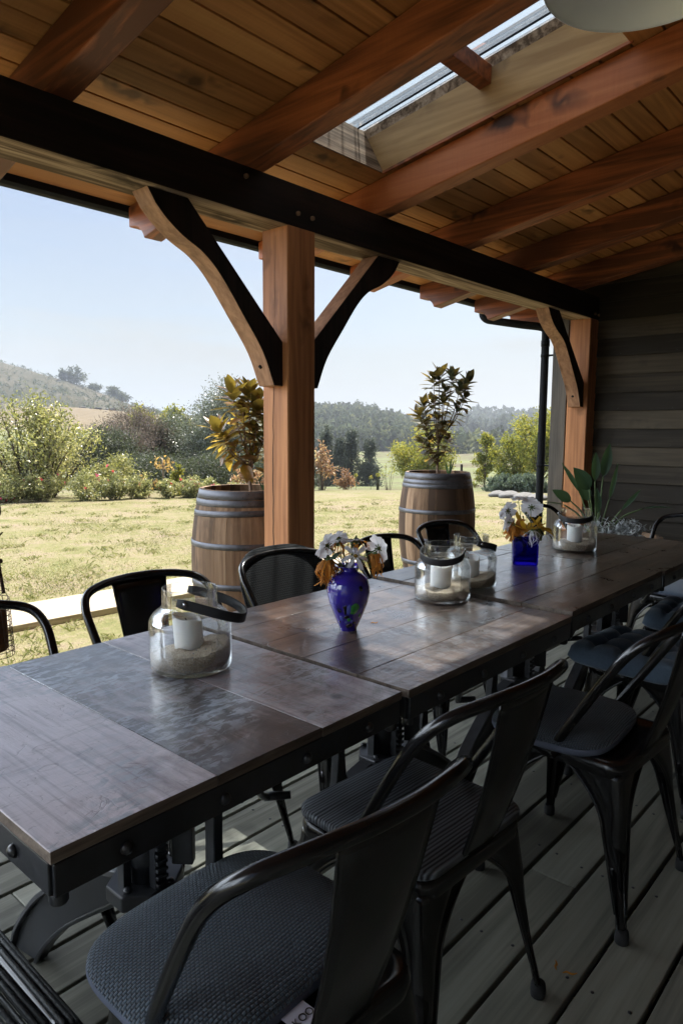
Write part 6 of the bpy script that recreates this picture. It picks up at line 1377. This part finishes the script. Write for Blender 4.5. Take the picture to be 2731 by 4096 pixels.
RN = ['slim', 'tall slim', 'slim leaning', 'thin', 'tallest thin', 'thin dark', 'small round', 'broad', 'large round', 'wide', 'tall wide', 'low round', 'rounded', 'low spreading']
for i, (a, h, w_) in enumerate(RT):
    r_ = 418+6*math.sin(i*3); grow_tree('ridge_tree', RN[i]+' tree on the plantation ridge, '+['first', 'second', 'third', 'fourth', 'fifth', 'sixth', 'seventh', 'eighth', 'ninth', 'tenth', 'eleventh', 'twelfth', 'thirteenth', 'fourteenth'][i]+' from the timber post', 'tree', r_*math.cos(R(a)), r_*math.sin(R(a)), h*.8, w_, M['forest'], 1.3 if w_ > 5 else .9, 420, 'column' if w_ < 5 else 'round', 70+i, 'trees along the plantation ridge', 16, crown0=.15)
for i, (a, r_, h, w_) in enumerate([(62.2, 412, 10, 12), (63.0, 410, 6, 8), (59.6, 418, 6, 9), (58.9, 416, 5.5, 9), (60.9, 414, 4, 7)]):
    grow_tree('hill_tree', ['round tree standing out on the crest of the left hill', 'lower tree left of the round one on the hill crest', 'rounded tree on the lower right shoulder of the hill', 'tree at the right foot of the hill shoulder', 'small bushy tree between the round ones on the hill'][i], 'tree', r_*math.cos(R(a)), r_*math.sin(R(a)), h, w_, M['forest'], 1.4, 900, 'round', 90+i, 'trees on the left hill', 22, crown0=.05)
# cattle and a farmhouse far off
def cow(x, y, rz, label):
    t = thing('cow', label, 'cow', (x, y, float(ground_z(x, y))), rz, 'black cattle on the far paddock'); q = MB()
    q.loft([[(px, w_*math.cos(g), z+h*math.sin(g)) for g in [6.2832*j/10 for j in range(10)]] for px, w_, h, z in ((-.95, .08, .12, 1.15), (-.85, .28, .30, 1.08), (-.4, .34, .36, 1.0), (.2, .36, .40, .98), (.7, .28, .36, 1.05), (.95, .16, .24, 1.08), (1.2, .13, .18, .95), (1.4, .14, .16, .72), (1.6, .10, .12, .55), (1.68, .06, .08, .50))])
    for lx, ly in ((-.75, .18), (-.75, -.18), (.65, .18), (.65, -.18)): q.tube([(lx, ly, 1.0), (lx+.05, ly, .5), (lx, ly, 0)], [.14, .08, .06], 8)
    q.tube([(-.95, 0, 1.2), (-1.02, 0, .9), (-1.0, 0, .55)], .03, 6); q.build('body', M['cowcoat'], t)
for i, (a, r_) in enumerate([(61.9, 236), (61.3, 238), (60.7, 235), (60.1, 239), (59.7, 236)]):
    cow(r_*math.cos(R(a)), r_*math.sin(R(a)), i*1.3, ['black cow at the left of the grazing line', 'black cow second from the left of the grazing line', 'black cow in the middle of the grazing line', 'black cow second from the right of the grazing line', 'black cow at the right of the grazing line'][i])
fx, fy = 400*math.cos(R(40.55)), 400*math.sin(R(40.55)); fh = thing('farmhouse', 'small white farmhouse among the ridge trees right of the post', 'house', (fx, fy, float(ground_z(fx, fy))), R(-40))
q = MB(); q.box((-4, -3, -2), (4, 3, 2.4)); q.build('wall', M['whitewall'], fh); q = MB(); q.prism([(-3.4, 2.4), (3.4, 2.4), (0, 4.0)], 'X', -4.4, 4.4); q.build('roof', M['whitewall'], fh)

# ---------------------------------------------------------------- haze
m, k = mat('haze air'); vol = k.n('ShaderNodeVolumePrincipled', {'Color': (0.80, 0.86, 0.95, 1), 'Density': 0.0007, 'Anisotropy': 0.7}).outputs[0]; k.out(vol=vol)
q = MB(); q.box((-3600, -3600, -60), (3600, 3600, 80)); hz = q.build('haze', m); tag(hz, 'thin pale haze over the valley', 'haze', kind='stuff')
for o in list(bpy.data.objects):
    if o.get('label') == 'x': o['label'] = 'black metal chair'
